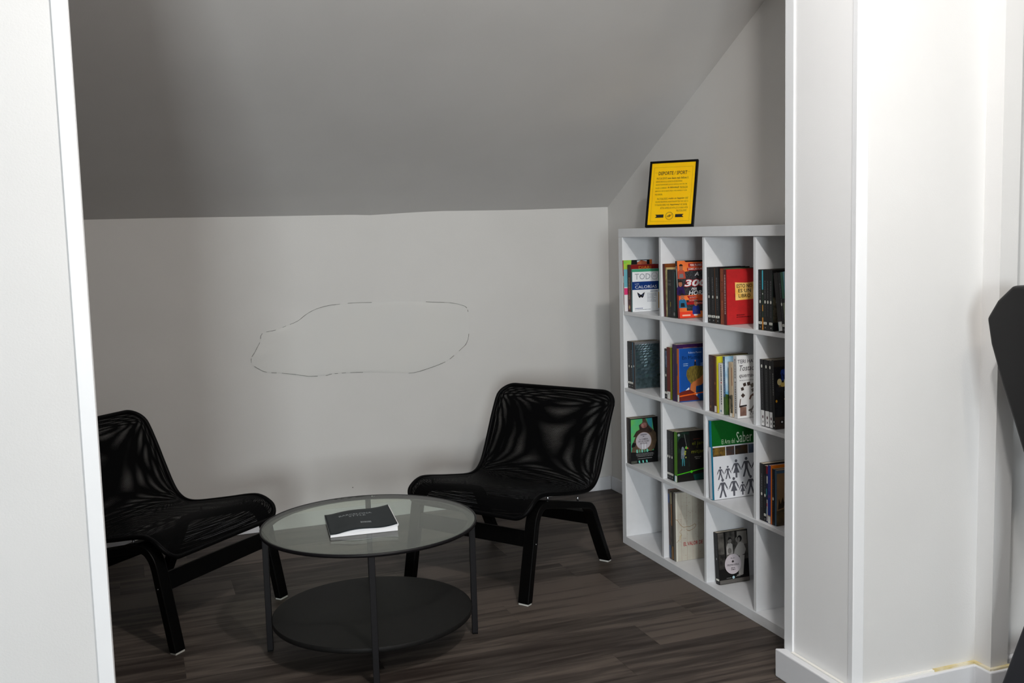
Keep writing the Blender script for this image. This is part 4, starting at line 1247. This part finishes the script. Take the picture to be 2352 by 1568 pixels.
ctext(b, 'TERI HATCHER', 0.004, 0.2085, 0.128, 0.0140, pm(52, 36, 52), lift=0.004)
ctext(b, 'Tostadas', 0.012, 0.180, 0.085, 0.0205, pm(46, 34, 38), lift=0.004, shear=0.25)
ctext(b, 'quemadas', 0.010, 0.1505, 0.090, 0.0200, pm(46, 34, 38), lift=0.004, shear=0.25)

# ---- second row, nearest compartment
for i, (g, t_) in enumerate(((0.011, 0.0215), (0.0365, 0.0250), (0.0640, 0.0180))):
    black_series('black paperback with a white foot label, %s in the second row, nearest compartment' % ('leftmost', 'second from left', 'third from left')[i], 1, 3, g, t_, h=0.243, lean=2.4, s=0.02, group=G2, white_foot=True, dot=0.90, dep=0.155)
NIGHT = mat('night_park_photo', lin((10, 9, 9)), 0.4, rgb2=lin((38, 38, 44)), nscale=40)
b = book('black paperback with a lit street lamp at dusk on its cover, second row, nearest compartment', 1, 3, 0.0830, 0.0140, 0.246, 0.155, 0.02, 2.4, cover=(14, 13, 13))
sprint(b, dashes(b, 0.12, 0.20, pm(130, 130, 126), w=0.003) + [(LBL, circ(0.007, 0.012, 0.003, 0.004, 8)), (LBL, circ(0.007, 0.026, 0.002, 0.004, 8))])
it = [(NIGHT, rect(0.002, 0.045, 0.155, 0.222)), (mat('brown_foot_band', lin((74, 58, 48)), 0.5, rgb2=lin((60, 46, 38)), nscale=25), rect(0, 0, 0.155, 0.043)),
      (mat('dusk_sky', lin((44, 76, 176)), 0.4, rgb2=lin((14, 18, 40)), nscale=60, contrast=(0.45, 0.6)), [(0.02, 0.17), (0.06, 0.175), (0.075, 0.20), (0.06, 0.218), (0.03, 0.21)]),
      (pm(56, 50, 44), rect(0.001, 0.222, 0.155, 0.244)), (pm(16, 13, 12), [(0.028, 0.045), (0.056, 0.045), (0.050, 0.075), (0.047, 0.150), (0.038, 0.150), (0.034, 0.075)]),
      (pm(140, 100, 50), [(0.018, 0.150), (0.062, 0.150), (0.055, 0.160), (0.024, 0.160)]),
      (pm(255, 236, 170), circ(0.022, 0.168, 0.0095, 0.012, 14)), (pm(255, 240, 190), circ(0.050, 0.168, 0.0095, 0.012, 14)), (pm(255, 220, 120), circ(0.036, 0.158, 0.010, 0.008, 14)),
      (pm(240, 170, 50), circ(0.008, 0.100, 0.0042, 0.005, 10)), (pm(240, 200, 150), circ(0.043, 0.106, 0.003, 0.003, 8)), (pm(150, 185, 205), rect(0.042, 0.115, 0.045, 0.135)),
      (BLACK, rect(0.022, 0.018, 0.036, 0.031)), (WHITE, circ(0.029, 0.0245, 0.004, 0.004, 8)), (pm(250, 220, 150), circ(0.066, 0.10, 0.003, 0.003, 8))]
it += lines(pm(40, 32, 28), 0.042, 0.075, 0.026, 2, 0.006, 0.0028)
cprint(b, it)

# ---- third row, farthest compartment
b = book('brown spined paperback behind the teal photo book, third row, farthest compartment', 2, 0, 0.005, 0.0175, 0.212, 0.14, 0.007, 0.6, cover=(60, 52, 46), spine=mat('mottled_spine', lin((76, 62, 54)), 0.5, rgb2=lin((36, 32, 32)), nscale=50))
sprint(b, dashes(b, 0.06, 0.15, pm(120, 112, 104), w=0.005))
b = book('paperback with a teal photo and a pale round title disc, third row, farthest compartment', 2, 0, 0.0232, 0.0215, 0.211, 0.139, 0.007, 0.0, cover=(10, 10, 11))
sprint(b, [(GREY, circ(0.011, 0.10, 0.003, 0.005, 8))] + dashes(b, 0.03, 0.08, pm(60, 60, 62), w=0.005))
TEAL = mat('teal_photo', lin((64, 176, 136)), 0.45, rgb2=lin((104, 190, 90)), nscale=18)
SK2 = mat('dim_skin_photo', lin((104, 84, 62)), 0.5, rgb2=lin((66, 52, 40)), nscale=25)
DK = mat('dark_hair_photo', lin((36, 24, 20)), 0.5, rgb2=lin((64, 44, 36)), nscale=45)
it = [(TEAL, rect(0.001, 0.055, 0.118, 0.207)), (pm(58, 150, 165), rect(0.085, 0.15, 0.110, 0.207)), (BLACK, [(0.110, 0.207), (0.138, 0.207), (0.138, 0.05), (0.118, 0.05), (0.126, 0.12), (0.116, 0.16)]),
      (SK2, [(0.060, 0.207), (0.076, 0.207), (0.092, 0.175), (0.112, 0.155), (0.130, 0.135), (0.133, 0.10), (0.122, 0.065), (0.102, 0.052), (0.09, 0.06), (0.05, 0.05), (0.003, 0.055), (0.012, 0.10), (0.03, 0.14), (0.06, 0.165)]),
      (DK, [(0.012, 0.125), (0.028, 0.150), (0.045, 0.158), (0.042, 0.178), (0.060, 0.190), (0.085, 0.182), (0.094, 0.165), (0.11, 0.150), (0.105, 0.14), (0.06, 0.135), (0.03, 0.125)]),
      (mat('red_flower_photo', lin((120, 66, 60)), 0.5, rgb2=lin((170, 130, 120)), nscale=90), circ(0.068, 0.176, 0.017, 0.013, 12)),
      (pm(18, 16, 16), [(0.003, 0.085), (0.01, 0.10), (0.028, 0.095), (0.02, 0.08), (0.004, 0.076)])]
it += [(pm(120, 205, 190) if i % 2 == 0 else pm(90, 160, 120), [(0.028 + i * 0.013, 0.05), (0.036 + i * 0.013, 0.05), (0.034 + i * 0.013, 0.066), (0.027 + i * 0.013, 0.064)]) for i in range(5)]
it += [(BLACK, rect(0.001, 0.014, 0.138, 0.050)), (pm(70, 74, 66), rect(0.001, 0.001, 0.030, 0.0135)), (BLACK, rect(0.030, 0.001, 0.100, 0.0135))]
it += [(pm(110, 205, 190), [(0.040 + i * 0.019, 0.002), (0.047 + i * 0.019, 0.001), (0.045 + i * 0.019, 0.0135), (0.038 + i * 0.019, 0.0135)]) for i in range(3)]
disc = mat('pale_disc', lin((196, 190, 196)), 0.5, rgb2=lin((168, 162, 172)), nscale=16)
it += [(pm(172, 140, 130), circ(0.0655, 0.1035, 0.0405, 0.0410, 36)), (disc, circ(0.0655, 0.1035, 0.0390, 0.0395, 36)), (pm(225, 225, 230), rect(0.057, 0.066, 0.063, 0.090)), (pm(225, 225, 230), rect(0.070, 0.066, 0.076, 0.090)), (BLACK, [(0.058, 0.122), (0.065, 0.127), (0.072, 0.122), (0.065, 0.124)])]
it += lines(pm(70, 62, 68), 0.048, 0.084, 0.131, 1, 0.004, 0.003, center=True) + lines(pm(150, 150, 150), 0.024, 0.120, 0.043, 3, 0.0062, 0.0022, center=True) + lines(pm(150, 150, 150), 0.032, 0.110, 0.0205, 1, 0.0062, 0.0026, center=True)
cprint(b, it)
for s_, zz, ww in (("A L'OMBRA", 0.1085, 0.046), ('DE LES NOIES', 0.0985, 0.055), ('EN FLOR', 0.0885, 0.036)):
    ctext(b, s_, 0.0655, zz, ww, 0.0068, pm(52, 44, 52), lift=0.0105, align='c', bold=0.01)

# ---- third row, second compartment
G3 = 'black pocket books, third row'
for i, (g, t_) in enumerate(((0.004, 0.0145), (0.019, 0.0165), (0.036, 0.0205))):
    black_series('slim black paperback, %s in the third row, second compartment' % ('leftmost', 'second from left', 'third from left')[i], 2, 1, g, t_, h=0.213, lean=0.4, s=0.023, group=G3, sticker=True)
b = book('black book with a bright green spine and a hanging lantern picture, third row, second compartment', 2, 1, 0.0635, 0.0225, 0.216, 0.155, 0.024, 0.0, cover=(18, 14, 12), spine=(74, 128, 16))
sprint(b, [(WHITE, rect(0.001, 0.001, 0.0215, 0.027)), (pm(90, 170, 190), rect(0.001, 0.001, 0.006, 0.027)), (BLACK, rect(0.0, 0.0275, 0.0225, 0.029))])
it = [(mat('dark_garden_photo', lin((16, 20, 16)), 0.45, rgb2=lin((24, 62, 46)), nscale=26, contrast=(0.5, 0.72)), rect(0.002, 0.030, 0.062, 0.213)), (BLACK, circ(0.026, 0.166, 0.020, 0.026, 18)),
      (mat('pale_figure', lin((96, 108, 120)), 0.5, rgb2=lin((130, 140, 150)), nscale=70), [(0.020, 0.100), (0.034, 0.098), (0.040, 0.125), (0.036, 0.142), (0.030, 0.152), (0.024, 0.150), (0.020, 0.130)]),
      (pm(60, 130, 140), [(0.025, 0.068), (0.028, 0.068), (0.030, 0.100), (0.024, 0.100)]), (pm(60, 130, 140), [(0.034, 0.068), (0.038, 0.068), (0.036, 0.100), (0.031, 0.100)]),
      (pm(150, 152, 150), line((0.036, 0.205), (0.046, 0.152), 0.0012)), (pm(110, 180, 70), circ(0.045, 0.146, 0.0055, 0.006, 12)), (pm(200, 90, 60), circ(0.052, 0.143, 0.003, 0.004, 8)), (pm(150, 160, 70), circ(0.040, 0.129, 0.005, 0.005, 12)), (pm(160, 160, 70), circ(0.039, 0.119, 0.005, 0.005, 12)), (pm(150, 160, 90), circ(0.043, 0.104, 0.0035, 0.004, 10)),
      (pm(160, 170, 168), circ(0.010, 0.203, 0.0058, 0.0058, 14)), (pm(70, 190, 20), [(0.0, 0.030), (0.155, 0.050), (0.155, 0.054), (0.0, 0.034)]), (pm(70, 190, 20), circ(0.070, 0.040, 0.0062, 0.0062, 12)), (pm(10, 62, 56), [(0.085, 0.002), (0.155, 0.002), (0.155, 0.034), (0.078, 0.026)])]
it += lines(pm(150, 148, 140), 0.085, 0.118, 0.100, 2, 0.007, 0.0024, center=True) + lines(pm(120, 52, 30), 0.080, 0.125, 0.178, 1, 0.007, 0.0024)
cprint(b, it)
ctext(b, 'el jardí', 0.073, 0.150, 0.070, 0.0195, pm(118, 122, 26), lift=0.006)
ctext(b, 'de', 0.092, 0.142, 0.010, 0.0055, pm(96, 96, 26), lift=0.006)
ctext(b, 'mitjanit', 0.070, 0.114, 0.078, 0.0195, pm(118, 122, 26), lift=0.006)

# ---- third row, third compartment: large hardback
b = book('large white and green hardback with grey pictogram people on its cover, third row, third compartment', 2, 2, 0.030, 0.0230, 0.3145, 0.225, 0.008, 3.0, cover=(232, 232, 236), spine=(22, 110, 140), hard=True, pages=M_paper_white)
h_ = 0.3145
GRN = mat('green_cover', lin((4, 104, 30)), 0.4, rgb2=lin((2, 94, 26)), nscale=10)
sprint(b, [(pm(228, 228, 234), rect(0.002, 0.002, 0.021, h_ * 0.668))], d=0.0042)
FG = pm(92, 92, 100)
it = [(GRN, rect(-0.0, h_ * 0.675, 0.225, h_))]
for (x0_, x1_, m_) in ((0.002, 0.060, mat('interior_photo', lin((130, 100, 30)), 0.5, rgb2=lin((60, 42, 22)), nscale=70)), (0.063, 0.101, mat('street_photo', lin((96, 60, 40)), 0.5, rgb2=lin((60, 62, 66)), nscale=90)), (0.104, 0.163, mat('night_town_photo', lin((22, 30, 36)), 0.5, rgb2=lin((70, 48, 24)), nscale=30)), (0.166, 0.222, mat('sea_photo', lin((100, 116, 140)), 0.5, rgb2=lin((70, 84, 104)), nscale=30))):
    it.append((m_, rect(x0_, h_ * 0.545, x1_, h_ * 0.658)))
def person(cx, z0, s, skirt=False):
    r_ = []
    r_.append((FG, circ(cx, z0 + 0.92 * s, 0.082 * s, 0.082 * s, 16)))
    if skirt:
        r_.append((FG, [(cx - 0.12 * s, z0 + 0.80 * s), (cx + 0.12 * s, z0 + 0.80 * s), (cx + 0.07 * s, z0 + 0.58 * s), (cx + 0.20 * s, z0 + 0.26 * s), (cx - 0.20 * s, z0 + 0.26 * s), (cx - 0.07 * s, z0 + 0.58 * s)]))
        r_ += [(FG, rect(cx - 0.06 * s, z0, cx + 0.06 * s, z0 + 0.26 * s))]
    else:
        r_.append((FG, [(cx - 0.14 * s, z0 + 0.80 * s), (cx + 0.14 * s, z0 + 0.80 * s), (cx + 0.08 * s, z0 + 0.60 * s), (cx + 0.09 * s, z0 + 0.40 * s), (cx - 0.09 * s, z0 + 0.40 * s), (cx - 0.08 * s, z0 + 0.60 * s)]))
        r_ += [(FG, [(cx - 0.09 * s, z0 + 0.42 * s), (cx + 0.01 * s, z0 + 0.42 * s), (cx - 0.12 * s, z0), (cx - 0.23 * s, z0)]), (FG, [(cx - 0.01 * s, z0 + 0.42 * s), (cx + 0.09 * s, z0 + 0.42 * s), (cx + 0.23 * s, z0), (cx + 0.12 * s, z0)])]
    for g in (-1, 1):
        r_ += [(FG, line((cx + g * 0.12 * s, z0 + 0.77 * s), (cx + g * 0.27 * s, z0 + 0.46 * s), 0.07 * s)), (FG, circ(cx + g * 0.285 * s, z0 + 0.42 * s, 0.028 * s, 0.028 * s, 8))]
    return r_
for (cx, z0, s, k_) in ((0.034, 0.078, 0.052, 0), (0.068, 0.078, 0.052, 0), (0.107, 0.079, 0.073, 1), (0.154, 0.079, 0.078, 0), (0.200, 0.080, 0.073, 1), (0.043, 0.006, 0.075, 0), (0.094, 0.007, 0.075, 1), (0.134, 0.007, 0.053, 1), (0.172, 0.007, 0.075, 0), (0.21, 0.007, 0.06, 1)):
    it += person(cx, z0, s, k_)
cprint(b, it)
ctext(b, 'El Arte del', 0.044, h_ * 0.694, 0.060, 0.019, pm(205, 225, 190), lift=0.013)
ctext(b, 'Saber', 0.112, h_ * 0.694, 0.072, 0.043, pm(225, 240, 215), lift=0.013)

# ---- third row, nearest compartment
black_series('black paperback, leftmost in the third row, nearest compartment', 2, 3, 0.003, 0.0255, h=0.212, lean=0.2, s=0.018, group=G3, sticker=False)
black_series('slim black paperback with a white sticker, third row, nearest compartment', 2, 3, 0.0292, 0.0145, h=0.208, lean=0.2, s=0.018, group=G3)
b = book('thin book with a multicoloured red, white and teal spine, third row, nearest compartment', 2, 3, 0.0442, 0.0100, 0.208, 0.14, 0.018, 0.2, cover=(120, 30, 40), spine=(30, 40, 70))
sprint(b, [(pm(130, 16, 40), rect(0, 0.18, 0.01, 0.208)), (pm(225, 225, 215), rect(0.003, 0.145, 0.009, 0.172)), (pm(60, 160, 170), rect(0.0, 0.10, 0.004, 0.125)), (pm(200, 195, 190), rect(0.003, 0.005, 0.009, 0.085)), (pm(190, 60, 70), rect(0.003, 0.06, 0.007, 0.072)), (pm(60, 120, 150), rect(0.0, 0.03, 0.004, 0.05))])
b = book('royal blue spined book with a white foot label, third row, nearest compartment', 2, 3, 0.0548, 0.0165, 0.214, 0.14, 0.018, 0.0, cover=(26, 44, 120), spine=(30, 46, 128))
sprint(b, [(OFFW, rect(0.0005, 0.001, 0.015, 0.026)), (pm(190, 170, 60), rect(0.0005, 0.027, 0.015, 0.029)), (pm(110, 60, 110), circ(0.007, 0.10, 0.004, 0.007, 10))] + dashes(b, 0.12, 0.16, pm(90, 70, 120), w=0.004))
b = book('orange book behind the desert photo book, third row, nearest compartment', 2, 3, 0.0720, 0.0080, 0.217, 0.145, 0.018, 0.0, cover=(226, 122, 26), spine=(216, 112, 26))
black_series('slim black paperback in front of the orange book, third row, nearest compartment', 2, 3, 0.0806, 0.0125, h=0.206, lean=0.0, s=0.018, group=G3, sticker=False, dep=0.135)
SAND = mat('sand_photo', lin((146, 116, 82)), 0.5, rgb2=lin((122, 92, 62)), nscale=9)
b = book('paperback with a sandy desert photo and a white round sticker, third row, nearest compartment', 2, 3, 0.0938, 0.0110, 0.2045, 0.14, 0.020, 0.0, cover=SAND, spine=(70, 96, 116))
it = [(SAND, rect(0.001, 0.07, 0.139, 0.203)), (mat('scrub_photo', lin((90, 72, 38)), 0.5, rgb2=lin((58, 44, 26)), nscale=40), [(0.0, 0.0), (0.139, 0.0), (0.139, 0.085), (0.06, 0.075), (0.03, 0.06), (0.0, 0.055)]),
      (pm(52, 40, 28), [(0.006, 0.06), (0.03, 0.065), (0.04, 0.10), (0.032, 0.085), (0.026, 0.105), (0.018, 0.08), (0.01, 0.10)]), (pm(70, 96, 120), rect(0.0, 0.192, 0.139, 0.2025)), (pm(222, 208, 222), circ(0.066, 0.160, 0.024, 0.0225, 28))]
it += lines(pm(110, 90, 120), 0.052, 0.080, 0.174, 5, 0.0065, 0.0025, center=True)
cprint(b, it)

# ---- bottom row, second compartment
b = book('thin dark book with red top edge, leftmost in the bottom row, second compartment', 3, 1, 0.0160, 0.0110, 0.3035, 0.215, 0.024, 2.4, cover=(100, 26, 36), spine=mat('dark_photo_spine', lin((52, 44, 46)), 0.5, rgb2=lin((90, 70, 66)), nscale=30))
sprint(b, [(pm(40, 70, 130), rect(0, 0.245, 0.011, 0.285)), (pm(60, 90, 130), rect(0, 0.005, 0.011, 0.06))])
b = book('thin olive grey book, second from left in the bottom row, second compartment', 3, 1, 0.0275, 0.0105, 0.3025, 0.215, 0.024, 2.4, cover=(70, 66, 56), spine=mat('olive_spine', lin((96, 88, 74)), 0.5, rgb2=lin((52, 50, 44)), nscale=40))
b = book('thin book with an orange and cream spine, bottom row, second compartment', 3, 1, 0.0385, 0.0105, 0.2970, 0.215, 0.024, 2.0, cover=(44, 40, 36), spine=(58, 52, 46))
sprint(b, [(pm(210, 200, 150), rect(0.0, 0.245, 0.005, 0.295)), (pm(190, 120, 40), rect(0.0, 0.15, 0.005, 0.243)), (pm(190, 130, 50), rect(0.003, 0.004, 0.009, 0.06))])
MAP = mat('map_cover', lin((208, 204, 190)), 0.5, rgb2=lin((190, 184, 170)), nscale=12)
b = book('large cream book with old map and red title, bottom row, second compartment', 3, 1, 0.0530, 0.0175, 0.2985, 0.225, 0.024, 1.0, cover=MAP, spine=(120, 116, 108), pages=M_paper_white)
MR, MB_ = pm(150, 104, 88), pm(150, 110, 56)
it = [(pm(226, 224, 212), rect(0.003, 0.0, 0.009, 0.2985))]
for x in (0.028, 0.055, 0.083, 0.111, 0.14):
    it.append((MR, line((x, 0.0), (x + 0.001, 0.2985), 0.0007)))
coast = [(0.0, 0.185), (0.010, 0.180), (0.018, 0.168), (0.028, 0.154), (0.040, 0.146), (0.055, 0.148), (0.068, 0.146), (0.082, 0.150), (0.094, 0.156), (0.100, 0.148), (0.092, 0.138), (0.078, 0.132), (0.066, 0.128), (0.055, 0.131)]
it += [(MB_, line(p, q, 0.0016)) for p, q in zip(coast, coast[1:])]
rc = random.Random(8)
c2 = [(0.004, 0.082), (0.012, 0.090), (0.020, 0.094), (0.024, 0.106), (0.030, 0.112), (0.026, 0.120), (0.020, 0.126), (0.024, 0.134), (0.032, 0.138)]
it += [(MB_, line(p, q, 0.0012)) for p, q in zip(c2, c2[1:])]
it.append((mat('map_wash', lin((186, 160, 110)), 0.5, rgb2=lin((205, 196, 170)), nscale=60), [(0.016, 0.086), (0.026, 0.096), (0.028, 0.120), (0.020, 0.112)]))
for i in range(70):
    x, z = rc.uniform(0.008, 0.13), rc.uniform(0.02, 0.285)
    if 0.03 < z < 0.085: continue
    l = rc.uniform(0.002, 0.008)
    it.append((MR if i % 3 else MB_, line((x, z), (x + l, z + rc.uniform(-0.003, 0.003)), 0.0008)))
cprint(b, it)
ctext(b, 'EL VALOR DE', 0.0375, 0.064, 0.094, 0.0170, pm(176, 40, 44), lift=0.0135, bold=0.012)

# ---- bottom row, third compartment
PH = mat('sepia_photo', lin((44, 42, 40)), 0.45, rgb2=lin((110, 106, 100)), nscale=22)
b = book('black paperback with sepia photo and white title disc, alone in the bottom row', 3, 2, 0.0250, 0.0260, 0.2085, 0.140, 0.034, 5.2, cover=(12, 11, 11), spine=(10, 10, 11))
sprint(b, [(LBL, rect(0.002, 0.014, 0.024, 0.0215)), (GREY, circ(0.013, 0.102, 0.003, 0.005, 8)), (pm(90, 90, 90), rect(0.010, 0.006, 0.014, 0.010))] + dashes(b, 0.12, 0.16, pm(50, 50, 52), w=0.004))
LG, MG = pm(168, 164, 160), pm(120, 116, 112)
it = [(PH, rect(0.002, 0.090, 0.139, 0.206)), (pm(14, 12, 12), rect(0.030, 0.09, 0.038, 0.206)), (pm(26, 24, 22), rect(0.080, 0.165, 0.090, 0.206)), (mat('photo_wall', lin((150, 146, 140)), 0.5, rgb2=lin((120, 116, 110)), nscale=14), rect(0.092, 0.150, 0.136, 0.202)),
      (LG, [(0.040, 0.115), (0.070, 0.118), (0.068, 0.155), (0.060, 0.162), (0.046, 0.160), (0.040, 0.145)]), (MG, circ(0.056, 0.170, 0.0085, 0.011, 14)), (BLACK, [(0.046, 0.172), (0.052, 0.184), (0.062, 0.184), (0.068, 0.172), (0.060, 0.178)]),
      (LG, [(0.072, 0.112), (0.100, 0.104), (0.122, 0.110), (0.130, 0.128), (0.120, 0.154), (0.104, 0.160), (0.090, 0.150), (0.078, 0.132)]), (LG, [(0.090, 0.03), (0.112, 0.028), (0.122, 0.105), (0.100, 0.108)]),
      (MG, circ(0.090, 0.172, 0.0075, 0.010, 14)), (BLACK, circ(0.102, 0.174, 0.011, 0.013, 14)), (MG, circ(0.099, 0.171, 0.006, 0.009, 12)), (pm(14, 12, 12), [(0.002, 0.034), (0.09, 0.034), (0.09, 0.11), (0.06, 0.112), (0.04, 0.10), (0.002, 0.10)]),
      (mat('dark_foliage', lin((18, 16, 15)), 0.5, rgb2=lin((60, 56, 52)), nscale=90), rect(0.002, 0.06, 0.032, 0.12)), (MG, circ(0.054, 0.130, 0.009, 0.012, 14)),
      (pm(96, 92, 88), rect(0.002, 0.001, 0.139, 0.016)), (pm(180, 210, 220), circ(0.066, 0.022, 0.0058, 0.0058, 14)), (pm(150, 146, 142), rect(0.082, 0.026, 0.108, 0.030)),
      (pm(205, 195, 200), circ(0.066, 0.076, 0.0375, 0.0405, 36))]
it += lines(pm(110, 108, 106), 0.034, 0.056, 0.020, 1, 0.004, 0.003) + lines(pm(110, 108, 106), 0.078, 0.102, 0.0225, 1, 0.004, 0.003)
it += lines(pm(70, 62, 66), 0.054, 0.078, 0.0585, 1, 0.004, 0.0032, center=True) + lines(pm(70, 62, 66), 0.056, 0.076, 0.052, 1, 0.004, 0.0032, center=True)
it += [(pm(50, 44, 46), circ(0.066, 0.0855, 0.0055, 0.004, 8)), (pm(50, 44, 46), circ(0.066, 0.0885, 0.003, 0.003, 8))]
cprint(b, it)
ctext(b, 'PRIMAVERA', 0.066, 0.0685, 0.054, 0.0085, pm(52, 44, 50), lift=0.007, align='c')
ctext(b, 'Ba Jin', 0.066, 0.096, 0.018, 0.0065, pm(60, 52, 56), lift=0.007, align='c')

for o in list(bpy.data.objects):
    for k_ in ('th', 'h', 'dep'):
        if k_ in o.keys():
            del o[k_]
